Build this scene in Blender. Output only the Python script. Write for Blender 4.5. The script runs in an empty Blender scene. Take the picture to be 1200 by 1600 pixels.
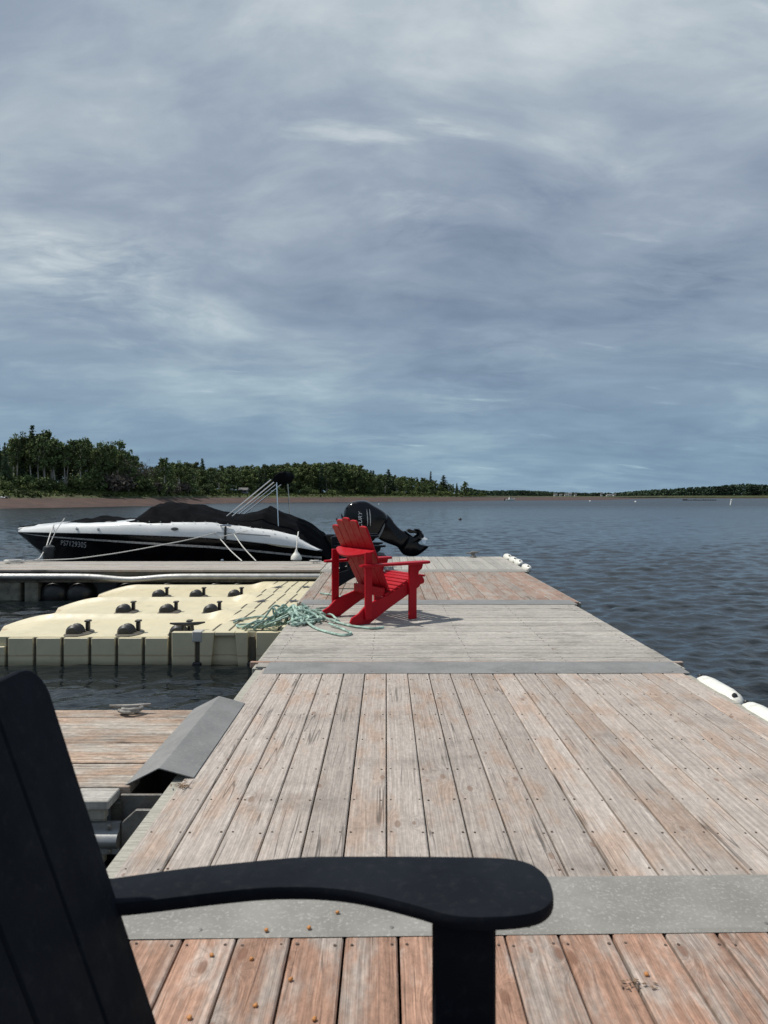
import bpy, bmesh, math, random
import numpy as np
from mathutils import Vector, Matrix

random.seed(7)
np.random.seed(7)
S = bpy.context.scene
COL = S.collection
R = math.radians

# ------------------------------------------------------------------ camera
CAM_H = 1.19
cam_d = bpy.data.cameras.new('camera')
cam = bpy.data.objects.new('camera', cam_d)
COL.objects.link(cam)
cam.location = (0, 0, CAM_H)
cam.rotation_euler = (R(90), 0, 0)
cam_d.sensor_fit = 'VERTICAL'
cam_d.sensor_height = 36
cam_d.lens = 36 * 1130 / 1600
cam_d.shift_x = -3 / 1600
cam_d.shift_y = -24 / 1600
cam_d.clip_start = 0.05
cam_d.clip_end = 9000
cam_d.dof.use_dof = True
cam_d.dof.focus_distance = 7.0
cam_d.dof.aperture_fstop = 7.0
S.camera = cam

# ------------------------------------------------------------------ sky and sun
SUN = Vector((-0.50, 0.10, 0.86)).normalized()
sun_el = math.asin(SUN.z)
sun_az = math.atan2(SUN.x, SUN.y)


class NT:
    """small helper round a node tree"""
    def __init__(s, tree):
        s.t = tree
        tree.nodes.clear()

    def n(s, typ, **kw):
        nd = s.t.nodes.new(typ)
        for k, v in kw.items():
            setattr(nd, k, v)
        return nd

    def put(s, sock, v):
        if v is None:
            return
        if isinstance(v, bpy.types.NodeSocket):
            s.t.links.new(v, sock)
        else:
            if sock.type == 'RGBA' and hasattr(v, '__len__') and len(v) == 3:
                v = (*v, 1)
            sock.default_value = v

    def m(s, op, a, b=None, c=None, clamp=False):
        nd = s.n('ShaderNodeMath', operation=op, use_clamp=clamp)
        for i, v in enumerate((a, b, c)):
            s.put(nd.inputs[i], v)
        return nd.outputs[0]

    def vm(s, op, a, b=None):
        nd = s.n('ShaderNodeVectorMath', operation=op)
        s.put(nd.inputs[0], a)
        s.put(nd.inputs[1], b)
        return nd.outputs[0]

    def mix(s, f, a, b, blend='MIX'):
        nd = s.n('ShaderNodeMix', data_type='RGBA', blend_type=blend)
        s.put(nd.inputs[0], f)
        s.put(nd.inputs[6], a)
        s.put(nd.inputs[7], b)
        return nd.outputs[2]

    def noise(s, v, scale, detail=3, rough=.55, dist=0, dim='3D', w=None):
        nd = s.n('ShaderNodeTexNoise', noise_dimensions=dim)
        if dim != '1D':
            s.put(nd.inputs['Vector'], v)
        if w is not None:
            s.put(nd.inputs['W'], w)
        s.put(nd.inputs['Scale'], scale)
        s.put(nd.inputs['Detail'], detail)
        s.put(nd.inputs['Roughness'], rough)
        s.put(nd.inputs['Distortion'], dist)
        return nd.outputs['Fac']

    def ss(s, v, lo, hi, a=0.0, b=1.0):
        nd = s.n('ShaderNodeMapRange', interpolation_type='SMOOTHSTEP')
        s.put(nd.inputs[0], v)
        s.put(nd.inputs[1], lo)
        s.put(nd.inputs[2], hi)
        s.put(nd.inputs[3], a)
        s.put(nd.inputs[4], b)
        return nd.outputs[0]

    def ramp(s, f, stops):
        nd = s.n('ShaderNodeValToRGB')
        e = nd.color_ramp.elements
        while len(e) < len(stops):
            e.new(.5)
        for el, (p, c) in zip(e, stops):
            el.position = p
            el.color = (*c, 1) if len(c) == 3 else c
        s.put(nd.inputs[0], f)
        return nd.outputs[0]

    def xyz(s, v):
        nd = s.n('ShaderNodeSeparateXYZ')
        s.put(nd.inputs[0], v)
        return nd.outputs

    def cxyz(s, x, y, z):
        nd = s.n('ShaderNodeCombineXYZ')
        for i, v in enumerate((x, y, z)):
            s.put(nd.inputs[i], v)
        return nd.outputs[0]


world = bpy.data.worlds.new('World')
S.world = world
world.use_nodes = True
w = NT(world.node_tree)
sky = w.n('ShaderNodeTexSky', sky_type='NISHITA')
sky.sun_disc = False
sky.sun_elevation = sun_el
sky.sun_rotation = sun_az
sky.air_density = 1.0
sky.dust_density = 1.5
tc = w.n('ShaderNodeTexCoord').outputs['Generated']
sx, sy, sz = w.xyz(tc)
zz = w.m('ADD', w.m('MAXIMUM', sz, 0.0), 0.19)
px_, py_ = w.m('DIVIDE', sx, zz), w.m('DIVIDE', sy, zz)
# cloud sheet overhead: broad banks, torn wisps drawn out by the wind, a fine ripple here and there
CO = (20.7, -4.4, 0.0)
pl = w.vm('ADD', w.cxyz(w.m('ADD', px_, w.m('MULTIPLY', py_, 0.30)), w.m('SUBTRACT', py_, w.m('MULTIPLY', px_, 0.16)), 0.0), CO)
wx = w.noise(w.vm('MULTIPLY', pl, (0.7, 0.7, 1)), 1.0, 3, .55)
wy = w.noise(w.vm('ADD', w.vm('MULTIPLY', pl, (0.8, 0.8, 1)), (31.0, 17.0, 0)), 1.0, 3, .55)
plw = w.vm('ADD', pl, w.cxyz(w.m('MULTIPLY', wx, 0.65), w.m('MULTIPLY', wy, 0.5), 0.0))
big = w.noise(w.vm('MULTIPLY', plw, (0.50, 0.72, 1)), 1.0, 3, .45)
mid = w.noise(w.vm('ADD', w.vm('MULTIPLY', plw, (2.1, 3.1, 1)), (8.2, 5.0, 0)), 1.0, 9, .56, .1)
fine = w.noise(w.vm('MULTIPLY', plw, (6.5, 11.0, 1)), 1.0, 5, .62, .6)
rip = w.ss(w.noise(w.vm('ADD', pl, (4.0, 9.0, 0)), 1.1, 2), .48, .66)
dens = w.m('ADD', w.m('MULTIPLY', w.m('SUBTRACT', big, .5), 0.85), w.m('MULTIPLY', w.m('SUBTRACT', mid, .5), 0.76))
dens = w.m('ADD', w.m('ADD', dens, .5), w.m('MULTIPLY', w.m('MULTIPLY', w.m('SUBTRACT', fine, .5), rip), 0.42))
wisp = w.ss(w.noise(w.vm('ADD', w.vm('MULTIPLY', pl, (1.3, 4.6, 1)), (3.0, 40.0, 0)), 1.0, 7, .55, .1), .61, .74)
lowsky = w.ss(sz, .05, .30)
dens = w.m('ADD', w.m('MULTIPLY', w.m('SUBTRACT', dens, .5), w.m('ADD', w.m('MULTIPLY', lowsky, .45), .55)), w.m('ADD', .5, w.m('MULTIPLY', wisp, .16)))
ccol = w.ramp(dens, [(0.26, (0.186, 0.238, 0.322)), (0.40, (0.232, 0.290, 0.378)), (0.52, (0.288, 0.350, 0.434)),
                     (0.62, (0.372, 0.438, 0.500)), (0.78, (0.57, 0.62, 0.65))])
# towards the horizon the sheet is seen through more air: bluer and a little darker
hz = w.ss(sz, 0.0, 0.36)
ccol = w.mix(1.0, ccol, w.mix(hz, (0.74, 0.91, 0.97), (1, 1, 1)), 'MULTIPLY')
thin = w.m('MULTIPLY', w.ss(dens, 0.42, 0.24), 0.35)
bg_sky = w.n('ShaderNodeBackground')
w.put(bg_sky.inputs[0], sky.outputs[0])
bg_sky.inputs[1].default_value = 0.07
bg_cl = w.n('ShaderNodeBackground')
w.put(bg_cl.inputs[0], ccol)
bg_cl.inputs[1].default_value = 1.1
mx = w.n('ShaderNodeMixShader')
w.put(mx.inputs[0], thin)
w.t.links.new(bg_cl.outputs[0], mx.inputs[1])
w.t.links.new(bg_sky.outputs[0], mx.inputs[2])
wo = w.n('ShaderNodeOutputWorld')
w.t.links.new(mx.outputs[0], wo.inputs[0])

sun_d = bpy.data.lights.new('sun', 'SUN')
sun_d.energy = 4.0
sun_d.angle = R(0.8)
sun_d.color = (1.0, 0.95, 0.87)
sun = bpy.data.objects.new('sun', sun_d)
COL.objects.link(sun)
sun.rotation_euler = SUN.to_track_quat('Z', 'Y').to_euler()
sun.location = (-20, 5, 40)

S.view_settings.view_transform = 'Standard'
S.view_settings.look = 'None'
S.view_settings.exposure = 0.0
S.view_settings.gamma = 1.0
S.view_settings.use_curve_mapping = False
S.cycles.max_bounces = 6
S.cycles.use_denoising = True

WATER_Z = -0.5


def at(px, py, z=0.0):
    """ground point seen at a pixel of the 1200x1600 photograph, on the level z"""
    d = (CAM_H - z) * 1130 / (py - 776)
    return Vector(((px - 603) * d / 1130, d, z))


# ------------------------------------------------------------------ materials
MATS = {}


def mat(name, col, rough=.6, metal=0., var=.12, vscale=6., bump=0., bscale=60., spec=.5, objvar=0., coat=0., dirt=None, band=None):
    """plain surface with uneven colour, gloss and relief"""
    if name in MATS:
        return MATS[name]
    m = bpy.data.materials.new(name)
    m.use_nodes = True
    t = NT(m.node_tree)
    b = t.n('ShaderNodeBsdfPrincipled')
    o = t.n('ShaderNodeOutputMaterial')
    t.t.links.new(b.outputs[0], o.inputs[0])
    co = t.n('ShaderNodeTexCoord').outputs['Object']
    n1 = t.noise(co, vscale, 5, .6)
    f = t.ss(n1, .3, .7, 1 - var, 1 + var)
    if objvar:
        rnd = t.n('ShaderNodeObjectInfo').outputs['Random']
        f = t.m('MULTIPLY', f, t.m('ADD', t.m('MULTIPLY', rnd, 2 * objvar), 1 - objvar))
    c = t.mix(1.0, (*col, 1), t.cxyz(f, f, f), 'MULTIPLY')
    if dirt:
        dcol, amount, dsc = dirt
        n3 = t.noise(co, dsc, 6, .65)
        c = t.mix(t.m('MULTIPLY', t.ss(n3, .5, .72), amount), c, (*dcol, 1))
    t.put(b.inputs['Base Color'], c)
    t.put(b.inputs['Roughness'], t.ss(t.noise(co, vscale * 3, 4), .3, .7, max(0.02, rough - .08), min(1, rough + .08)))
    if band:
        z_ = t.xyz(co)[2]
        nb_ = t.m('MULTIPLY', t.m('SUBTRACT', t.noise(t.vm('MULTIPLY', co, (3, 3, 14)), 1.0, 5, .65), .5), .05)
        zz_ = t.m('ADD', z_, nb_)
        bm_ = t.m('MULTIPLY', t.ss(t.m('ABSOLUTE', t.m('SUBTRACT', zz_, band[0])), 0, band[1], 1, 0), .55)
        c = t.mix(bm_, c, (*band[2], 1))
        bm2 = t.m('MULTIPLY', t.ss(zz_, -.44, -.50), .6)
        c = t.mix(bm2, c, (.20, .17, .09, 1))
        t.put(b.inputs['Base Color'], c)
    b.inputs['Metallic'].default_value = metal
    b.inputs['Specular IOR Level'].default_value = spec
    b.inputs['Coat Weight'].default_value = coat
    b.inputs['Coat Roughness'].default_value = .08
    if bump:
        bp = t.n('ShaderNodeBump')
        bp.inputs['Strength'].default_value = bump
        bp.inputs['Distance'].default_value = .004
        t.put(bp.inputs['Height'], t.noise(co, bscale, 4, .6))
        t.t.links.new(bp.outputs[0], b.inputs['Normal'])
    MATS[name] = m
    return m


def wood(name, grey, red, stain, pale=(.5, .47, .43), contrast=1.0, crack_amt=.8, grime=.35, jit=.22, knots=.5):
    """weathered deck board: grain runs along local X and bends round the knots"""
    m = bpy.data.materials.new(name)
    m.use_nodes = True
    t = NT(m.node_tree)
    b = t.n('ShaderNodeBsdfPrincipled')
    o = t.n('ShaderNodeOutputMaterial')
    t.t.links.new(b.outputs[0], o.inputs[0])
    co = t.n('ShaderNodeTexCoord').outputs['Object']
    rnd = t.n('ShaderNodeObjectInfo').outputs['Random']
    off = t.cxyz(t.m('MULTIPLY', rnd, 137.1), t.m('MULTIPLY', rnd, 391.7), t.m('MULTIPLY', rnd, 53.3))
    P = t.vm('ADD', co, off)
    x, y, z = t.xyz(P)
    flat = t.cxyz(x, y, 0.0)
    # knots
    vo = t.n('ShaderNodeTexVoronoi', voronoi_dimensions='2D', feature='F1')
    t.put(vo.inputs['Vector'], t.vm('MULTIPLY', flat, (3.0, 7.0, 1)))
    t.put(vo.inputs['Scale'], 1.0)
    d = vo.outputs['Distance']
    keep = t.ss(t.xyz(vo.outputs['Color'])[0], 1 - knots, 1.04 - knots)
    ksz = t.ss(t.xyz(vo.outputs['Color'])[1], 0, 1, .045, .11)
    dn = t.m('DIVIDE', d, ksz)
    bend = t.m('MULTIPLY', t.m('POWER', 2.718, t.m('MULTIPLY', t.m('MULTIPLY', dn, dn), -.22)), keep)
    core = t.m('MULTIPLY', t.ss(dn, 1.0, .55), keep)
    # grain field
    low = t.noise(t.vm('MULTIPLY', flat, (.7, 4.0, 1)), 1.0, 2, .5)
    field = t.m('ADD', t.m('ADD', t.m('MULTIPLY', y, 62.0), t.m('MULTIPLY', low, 5.5)), t.m('MULTIPLY', bend, 4.2))
    grain = t.noise(None, 1.0, 3, .75, 0, '1D', field)
    gr = t.ss(grain, .36, .64)
    fiber = t.noise(t.vm('MULTIPLY', P, (5, 230, 230)), 1.0, 3, .6)
    fiber2 = t.noise(t.vm('MULTIPLY', P, (14, 90, 90)), 1.0, 3, .6)
    # cracks
    cn = t.noise(t.vm('MULTIPLY', flat, (.55, 17, 1)), 1.0, 2, .5)
    cr = t.ss(t.m('ABSOLUTE', t.m('SUBTRACT', cn, .5)), .0, .016, 1, 0)
    cmask = t.ss(t.noise(t.vm('MULTIPLY', flat, (2.2, 5, 1)), 1.0, 2), .48, .62)
    crack = t.m('MULTIPLY', t.m('MULTIPLY', cr, cmask), crack_amt)
    # old stain that survives in patches
    pn = t.noise(t.vm('MULTIPLY', flat, (2.4, 6.5, 1)), 1.0, 5, .62)
    rj = t.m('MULTIPLY', t.m('SUBTRACT', t.m('FRACT', t.m('MULTIPLY', rnd, 7.31)), .5), jit)
    sm = t.ss(t.m('ADD', pn, t.m('ADD', rj, stain - .5)), .42, .62)
    pal = t.ss(t.noise(t.vm('MULTIPLY', flat, (4, 30, 1)), 1.0, 6, .7), .50, .74)
    rr = t.m('FRACT', t.m('MULTIPLY', rnd, 3.77))
    c = t.mix(t.m('MULTIPLY', pal, .75), (*grey, 1), (*pale, 1))
    c = t.mix(t.m('MULTIPLY', sm, t.ss(pal, 0, 1, 1, .6)), c, (*red, 1))
    sh = t.m('ADD', t.m('MULTIPLY', gr, .34 * contrast), 1 - .20 * contrast)
    sh = t.m('MULTIPLY', sh, t.ss(fiber, .3, .7, 1 - .22 * contrast, 1 + .18 * contrast))
    sh = t.m('MULTIPLY', sh, t.ss(fiber2, .3, .7, 1 - .16 * contrast, 1 + .13 * contrast))
    sh = t.m('MULTIPLY', sh, t.m('ADD', t.m('MULTIPLY', rr, .26), .86))
    fk = t.noise(t.vm('MULTIPLY', flat, (34, 60, 1)), 1.0, 5, .7)
    sh = t.m('MULTIPLY', sh, t.ss(fk, .33, .67, 1 - .17 * contrast, 1 + .15 * contrast))
    fl_ = t.noise(t.vm('MULTIPLY', flat, (9, 11, 1)), 1.0, 6, .65, .8)
    flake = t.ss(t.m('ABSOLUTE', t.m('SUBTRACT', fl_, .56)), .0, .012, 1, 0)
    sh = t.m('MULTIPLY', sh, t.m('SUBTRACT', 1.0, t.m('MULTIPLY', t.m('MULTIPLY', flake, t.ss(pn, .45, .60)), .30 * contrast)))
    # foot traffic and damp marks across several boards
    geo = t.n('ShaderNodeNewGeometry').outputs['Position']
    gm = t.ss(t.noise(t.vm('MULTIPLY', geo, (1.6, 2.4, 0)), 1.0, 6, .65), .50, .72)
    sh = t.m('MULTIPLY', sh, t.m('SUBTRACT', 1.0, t.m('MULTIPLY', gm, grime)))
    sh = t.m('MULTIPLY', sh, t.m('SUBTRACT', 1.0, t.m('MULTIPLY', crack, .78)))
    c = t.mix(1.0, c, t.cxyz(sh, sh, sh), 'MULTIPLY')
    c = t.mix(t.m('MULTIPLY', core, .7), c, (red[0] * .5, red[1] * .42, red[2] * .38, 1))
    t.put(b.inputs['Base Color'], c)
    t.put(b.inputs['Roughness'], t.ss(fiber2, .3, .7, .68, .86))
    b.inputs['Specular IOR Level'].default_value = .3
    h = t.m('ADD', t.m('MULTIPLY', gr, .35), t.m('MULTIPLY', fiber, .55))
    h = t.m('ADD', h, t.m('MULTIPLY', pal, .25))
    h = t.m('SUBTRACT', h, t.m('MULTIPLY', crack, 1.6))
    bp = t.n('ShaderNodeBump')
    bp.inputs['Strength'].default_value = .55
    bp.inputs['Distance'].default_value = .003
    t.put(bp.inputs['Height'], h)
    t.t.links.new(bp.outputs[0], b.inputs['Normal'])
    MATS[name] = m
    return m


W_RED = wood('stained_cedar', (.41, .345, .30), (.37, .22, .155), .56, (.48, .39, .325), .85, .6, .12, .08, .62)
W_TAN = wood('weathered_pine', (.41, .36, .32), (.40, .305, .245), .46, (.52, .475, .43), .62, .75, .28, .12, .28)
W_SILVER = wood('silvered_pine', (.42, .395, .355), (.40, .325, .265), .22, (.58, .555, .515), .95, .9, .34, .12, .3)
W_RUST = wood('rusty_pine', (.35, .305, .265), (.325, .22, .172), .50, (.43, .375, .325), .8, .7, .25, .2, .3)
W_GREY = wood('grey_pine', (.385, .37, .335), (.37, .315, .27), .25, (.48, .465, .435), .8, .7, .25, .15, .3)
W_SIDE = wood('blotchy_pine', (.39, .345, .295), (.38, .275, .205), .50, (.56, .50, .43), 1.1, .9, .35, .14, .35)
W_FASCIA = wood('grey_fascia', (.40, .385, .33), (.38, .34, .28), .1, (.46, .44, .38), .6, .5, .15, .1, .1)
W_DARK = wood('wet_timber', (.10, .095, .08), (.12, .09, .07), .4, (.16, .15, .13), 1.0, .8, .3)

M_RED = mat('red_paint', (.40, .004, .013), .45, var=.06, bump=.05, bscale=90, spec=.22)
M_BLACK = mat('black_poly', (.0125, .0148, .0195), .55, var=.12, bump=.10, bscale=160, spec=.035, dirt=((.034, .035, .037), .35, 45))
M_PLATE = mat('rubber_plate', (.245, .236, .215), .66, var=.14, vscale=4, bump=.2, bscale=260, dirt=((.44, .425, .39), .7, 95))
M_PLATE2 = mat('grey_metal_plate', (.205, .205, .20), .6, var=.14, vscale=4, bump=.14, bscale=200, dirt=((.34, .33, .31), .5, 60))
M_ALU = mat('aluminium', (.33, .335, .335), .52, .8, var=.12, vscale=9, dirt=((.24, .235, .22), .6, 10))
M_STEEL = mat('galvanised_steel', (.24, .23, .215), .55, .7, var=.2, vscale=14, bump=.2, bscale=90, dirt=((.16, .11, .07), .6, 20))
M_CHROME = mat('stainless', (.72, .72, .72), .18, 1.0, var=.04)
M_NAIL = mat('rusty_nail', (.11, .08, .065), .7, .4, var=.3, vscale=90)
M_VOID = mat('wet_black_rubber', (.012, .012, .012), .38, var=.2, vscale=5, bump=.1)
M_BEIGE = mat('beige_plastic', (.63, .565, .385), .48, var=.05, vscale=3, bump=.12, bscale=120, dirt=((.40, .36, .24), .35, 5), band=(-.405, .016, (.36, .21, .10)))
M_GROOVE = mat('dark_groove', (.10, .09, .065), .8, var=.2, vscale=20)  # even dark tone for the strips that draw wall and tread grooves
M_STAR = mat('dark_star_inlay', (.06, .062, .075), .6, var=.1)
M_ROLLER = mat('roller_rubber', (.022, .022, .023), .5, var=.2, vscale=20)
M_HOUSE = mat('roller_housing', (.10, .09, .07), .6, var=.2, vscale=20)
M_WHITE = mat('white_gelcoat', (.80, .81, .80), .22, var=.03, vscale=2, spec=.5, coat=.3)
M_HULL = mat('black_gelcoat', (.004, .004, .005), .12, var=.1, vscale=2, spec=.3, coat=.1)
M_COVER = mat('black_canvas', (.0062, .0066, .0078), .8, var=.2, vscale=5, bump=.3, bscale=300, spec=.02)
M_SILVER = mat('silver_stripe', (.62, .62, .62), .3, .6, var=.05)
M_MOTOR = mat('black_engine_paint', (.0035, .004, .0065), .2, var=.1, spec=.3, coat=.12)
M_MGREY = mat('grey_engine_trim', (.20, .215, .22), .4, var=.08)
M_LETTER = mat('white_lettering', (.75, .75, .75), .4, var=.05)
M_DIMLET = mat('worn_grey_lettering', (.42, .42, .43), .45, var=.2, vscale=30)
M_FEND = mat('white_fender_vinyl', (.78, .77, .70), .35, var=.05, vscale=6, dirt=((.40, .37, .30), .5, 14))
M_WROPE = mat('white_rope', (.62, .61, .57), .85, var=.2, vscale=60, bump=.4, bscale=220)
M_GROPE = mat('green_rope', (.33, .46, .395), .8, var=.45, vscale=16, bump=.5, bscale=300)
M_SEED = mat('dry_berry', (.50, .22, .07), .7, var=.3, vscale=120)
M_DEBRIS = mat('dry_leaf_litter', (.16, .10, .06), .85, var=.4, vscale=90)
M_BEACH = mat('red_sand', (.058, .030, .0215), .9, var=.3, vscale=.25, bump=.5, bscale=3, dirt=((.05, .03, .023), .6, .12))
M_GROUND = mat('grass_ground', (.060, .075, .026), .95, var=.4, vscale=.3, bump=.8, bscale=4, dirt=((.10, .055, .035), .5, .1))
M_BARK = mat('pale_bark', (.50, .47, .42), .9, var=.4, vscale=2.5, bump=.5, bscale=14, objvar=.35)
M_BARKD = mat('dark_bark', (.075, .062, .05), .9, var=.4, vscale=3, bump=.5, bscale=14, objvar=.3)
M_LEAF = mat('broadleaf_foliage', (.105, .145, .056), .75, var=.55, vscale=.5, objvar=.35, spec=.2)
M_LEAF2 = mat('yellow_green_foliage', (.130, .165, .060), .75, var=.5, vscale=.5, objvar=.3, spec=.2)
M_NEEDLE = mat('conifer_foliage', (.055, .082, .044), .8, var=.5, vscale=.6, objvar=.3, spec=.2)
M_TWIG = mat('dead_twigs', (.12, .105, .085), .9, var=.4, vscale=1, objvar=.3)
M_FARLEAF = mat('far_wood_foliage', (.062, .092, .060), .9, var=.6, vscale=.03, spec=.1)
M_GRASS = mat('bank_grass', (.070, .092, .028), .9, var=.5, vscale=.2, spec=.15)
M_CONC = mat('stained_concrete', (.17, .165, .13), .85, var=.3, vscale=8, bump=.5, bscale=40, dirt=((.05, .05, .035), .7, 6))
M_ROOF = mat('grey_roofing', (.13, .13, .13), .8)
M_HOUSEW = mat('white_house_paint', (.62, .62, .60), .7)
M_GLASS = mat('dark_window_glass', (.03, .035, .04), .1)
M_BUOY = mat('white_buoy_plastic', (.72, .72, .70), .4)
M_DKFLOAT = mat('dark_float_plastic', (.02, .02, .022), .6)


# ------------------------------------------------------------------ geometry helpers
class MB:
    def __init__(s):
        s.v, s.f = [], []

    def add(s, vs, fs):
        o = len(s.v)
        s.v += [tuple(q) for q in vs]
        s.f += [tuple(i + o for i in f) for f in fs]
        return s

    def box(s, a, b):
        (x0, y0, z0), (x1, y1, z1) = a, b
        return s.add([(x0, y0, z0), (x1, y0, z0), (x1, y1, z0), (x0, y1, z0), (x0, y0, z1), (x1, y0, z1), (x1, y1, z1), (x0, y1, z1)],
                     [(0, 3, 2, 1), (4, 5, 6, 7), (0, 1, 5, 4), (1, 2, 6, 5), (2, 3, 7, 6), (3, 0, 4, 7)])

    def tube(s, pts, rad, seg=6, cap=True):
        pts = [Vector(p) for p in pts]
        n = len(pts)
        rads = rad if hasattr(rad, '__len__') else [rad] * n
        up = None
        vs = []
        for i, p in enumerate(pts):
            t = (pts[min(i + 1, n - 1)] - pts[max(i - 1, 0)])
            if t.length < 1e-9:
                t = Vector((0, 0, 1))
            t.normalize()
            if up is None:
                up = Vector((0, 0, 1)) if abs(t.z) < .9 else Vector((1, 0, 0))
            a = t.cross(up)
            if a.length < 1e-6:
                a = t.cross(Vector((0, 1, 0)))
            a.normalize()
            bb = a.cross(t).normalized()
            up = bb
            for k in range(seg):
                an = 2 * math.pi * k / seg
                vs.append(p + (a * math.cos(an) + bb * math.sin(an)) * rads[i])
        fs = []
        for i in range(n - 1):
            for k in range(seg):
                fs.append((i * seg + k, i * seg + (k + 1) % seg, (i + 1) * seg + (k + 1) % seg, (i + 1) * seg + k))
        if cap:
            fs.append(tuple(range(seg))[::-1])
            fs.append(tuple(range((n - 1) * seg, n * seg)))
        return s.add(vs, fs)

    def lathe(s, prof, seg=16, mtx=None):
        """prof: list of (r, z) from bottom to top"""
        mtx = mtx or Matrix()
        vs, fs = [], []
        for r, z in prof:
            for k in range(seg):
                a = 2 * math.pi * k / seg
                vs.append(mtx @ Vector((r * math.cos(a), r * math.sin(a), z)))
        n = len(prof)
        for i in range(n - 1):
            for k in range(seg):
                fs.append((i * seg + k, i * seg + (k + 1) % seg, (i + 1) * seg + (k + 1) % seg, (i + 1) * seg + k))
        fs.append(tuple(range(seg))[::-1])
        fs.append(tuple(range((n - 1) * seg, n * seg)))
        return s.add(vs, fs)

    def prism(s, poly, fn0, fn1):
        """poly of 2-D points; fn maps a point to the two end faces"""
        n = len(poly)
        vs = [fn0(p) for p in poly] + [fn1(p) for p in poly]
        fs = [tuple(range(n))[::-1], tuple(range(n, 2 * n))]
        fs += [(i, (i + 1) % n, n + (i + 1) % n, n + i) for i in range(n)]
        return s.add(vs, fs)

    def grid(s, rows):
        n, m = len(rows), len(rows[0])
        return s.add([p for r in rows for p in r], [(i * m + j, i * m + j + 1, (i + 1) * m + j + 1, (i + 1) * m + j) for i in range(n - 1) for j in range(m - 1)])

    def mesh(s, name, material, smooth=False, bevel=0, angle=40, normals=True):
        me = bpy.data.meshes.new(name)
        me.from_pydata(s.v, [], s.f)
        if normals or bevel:
            bm = bmesh.new()
            bm.from_mesh(me)
            if normals:
                bmesh.ops.recalc_face_normals(bm, faces=bm.faces)
            if bevel:
                ed = [e for e in bm.edges if len(e.link_faces) == 2 and e.calc_face_angle(0) > R(35)]
                bmesh.ops.bevel(bm, geom=ed, offset=bevel, segments=2 if smooth else 1, affect='EDGES', profile=.6)
            bm.to_mesh(me)
            bm.free()
        if smooth:
            me.polygons.foreach_set('use_smooth', [True] * len(me.polygons))
            if angle < 180:
                me.set_sharp_from_angle(angle=R(angle))
        me.materials.append(material)
        return me

    def build(s, name, material, parent=None, smooth=False, bevel=0, angle=40, normals=True, loc=None):
        return link(name, s.mesh(name, material, smooth, bevel, angle, normals), parent, loc)


def link(name, data, parent=None, loc=None, rot=None):
    o = bpy.data.objects.new(name, data)
    COL.objects.link(o)
    if parent is not None:
        o.parent = parent
    if loc is not None:
        o.location = loc
    if rot is not None:
        o.rotation_euler = rot
    return o


def tag(o, label=None, cat=None, group=None, kind=None):
    if label:
        o['label'] = label
    if cat:
        o['category'] = cat
    if group:
        o['group'] = group
    if kind:
        o['kind'] = kind
    return o


def thing(name, label, cat, loc=(0, 0, 0), rz=0, group=None):
    return tag(link(name, None, None, loc, (0, 0, rz)), label, cat, group)


def copy_tree(o, parent=None):
    c = o.copy()
    COL.objects.link(c)
    c.parent = parent
    for ch in list(o.children):
        copy_tree(ch, c)
    return c


def smooth_path(pts, n=8):
    """Catmull-Rom through points"""
    pts = [Vector(p) for p in pts]
    P = [pts[0] * 2 - pts[1]] + pts + [pts[-1] * 2 - pts[-2]]
    out = []
    for i in range(1, len(P) - 2):
        for k in range(n):
            t = k / n
            a, b, c, d = P[i - 1], P[i], P[i + 1], P[i + 2]
            out.append(.5 * ((2 * b) + (c - a) * t + (2 * a - 5 * b + 4 * c - d) * t * t + (3 * b - a - 3 * c + d) * t ** 3))
    out.append(pts[-1])
    return out


def interp(x, tab, k):
    return float(np.interp(x, [r[0] for r in tab], [r[k] for r in tab]))


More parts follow.
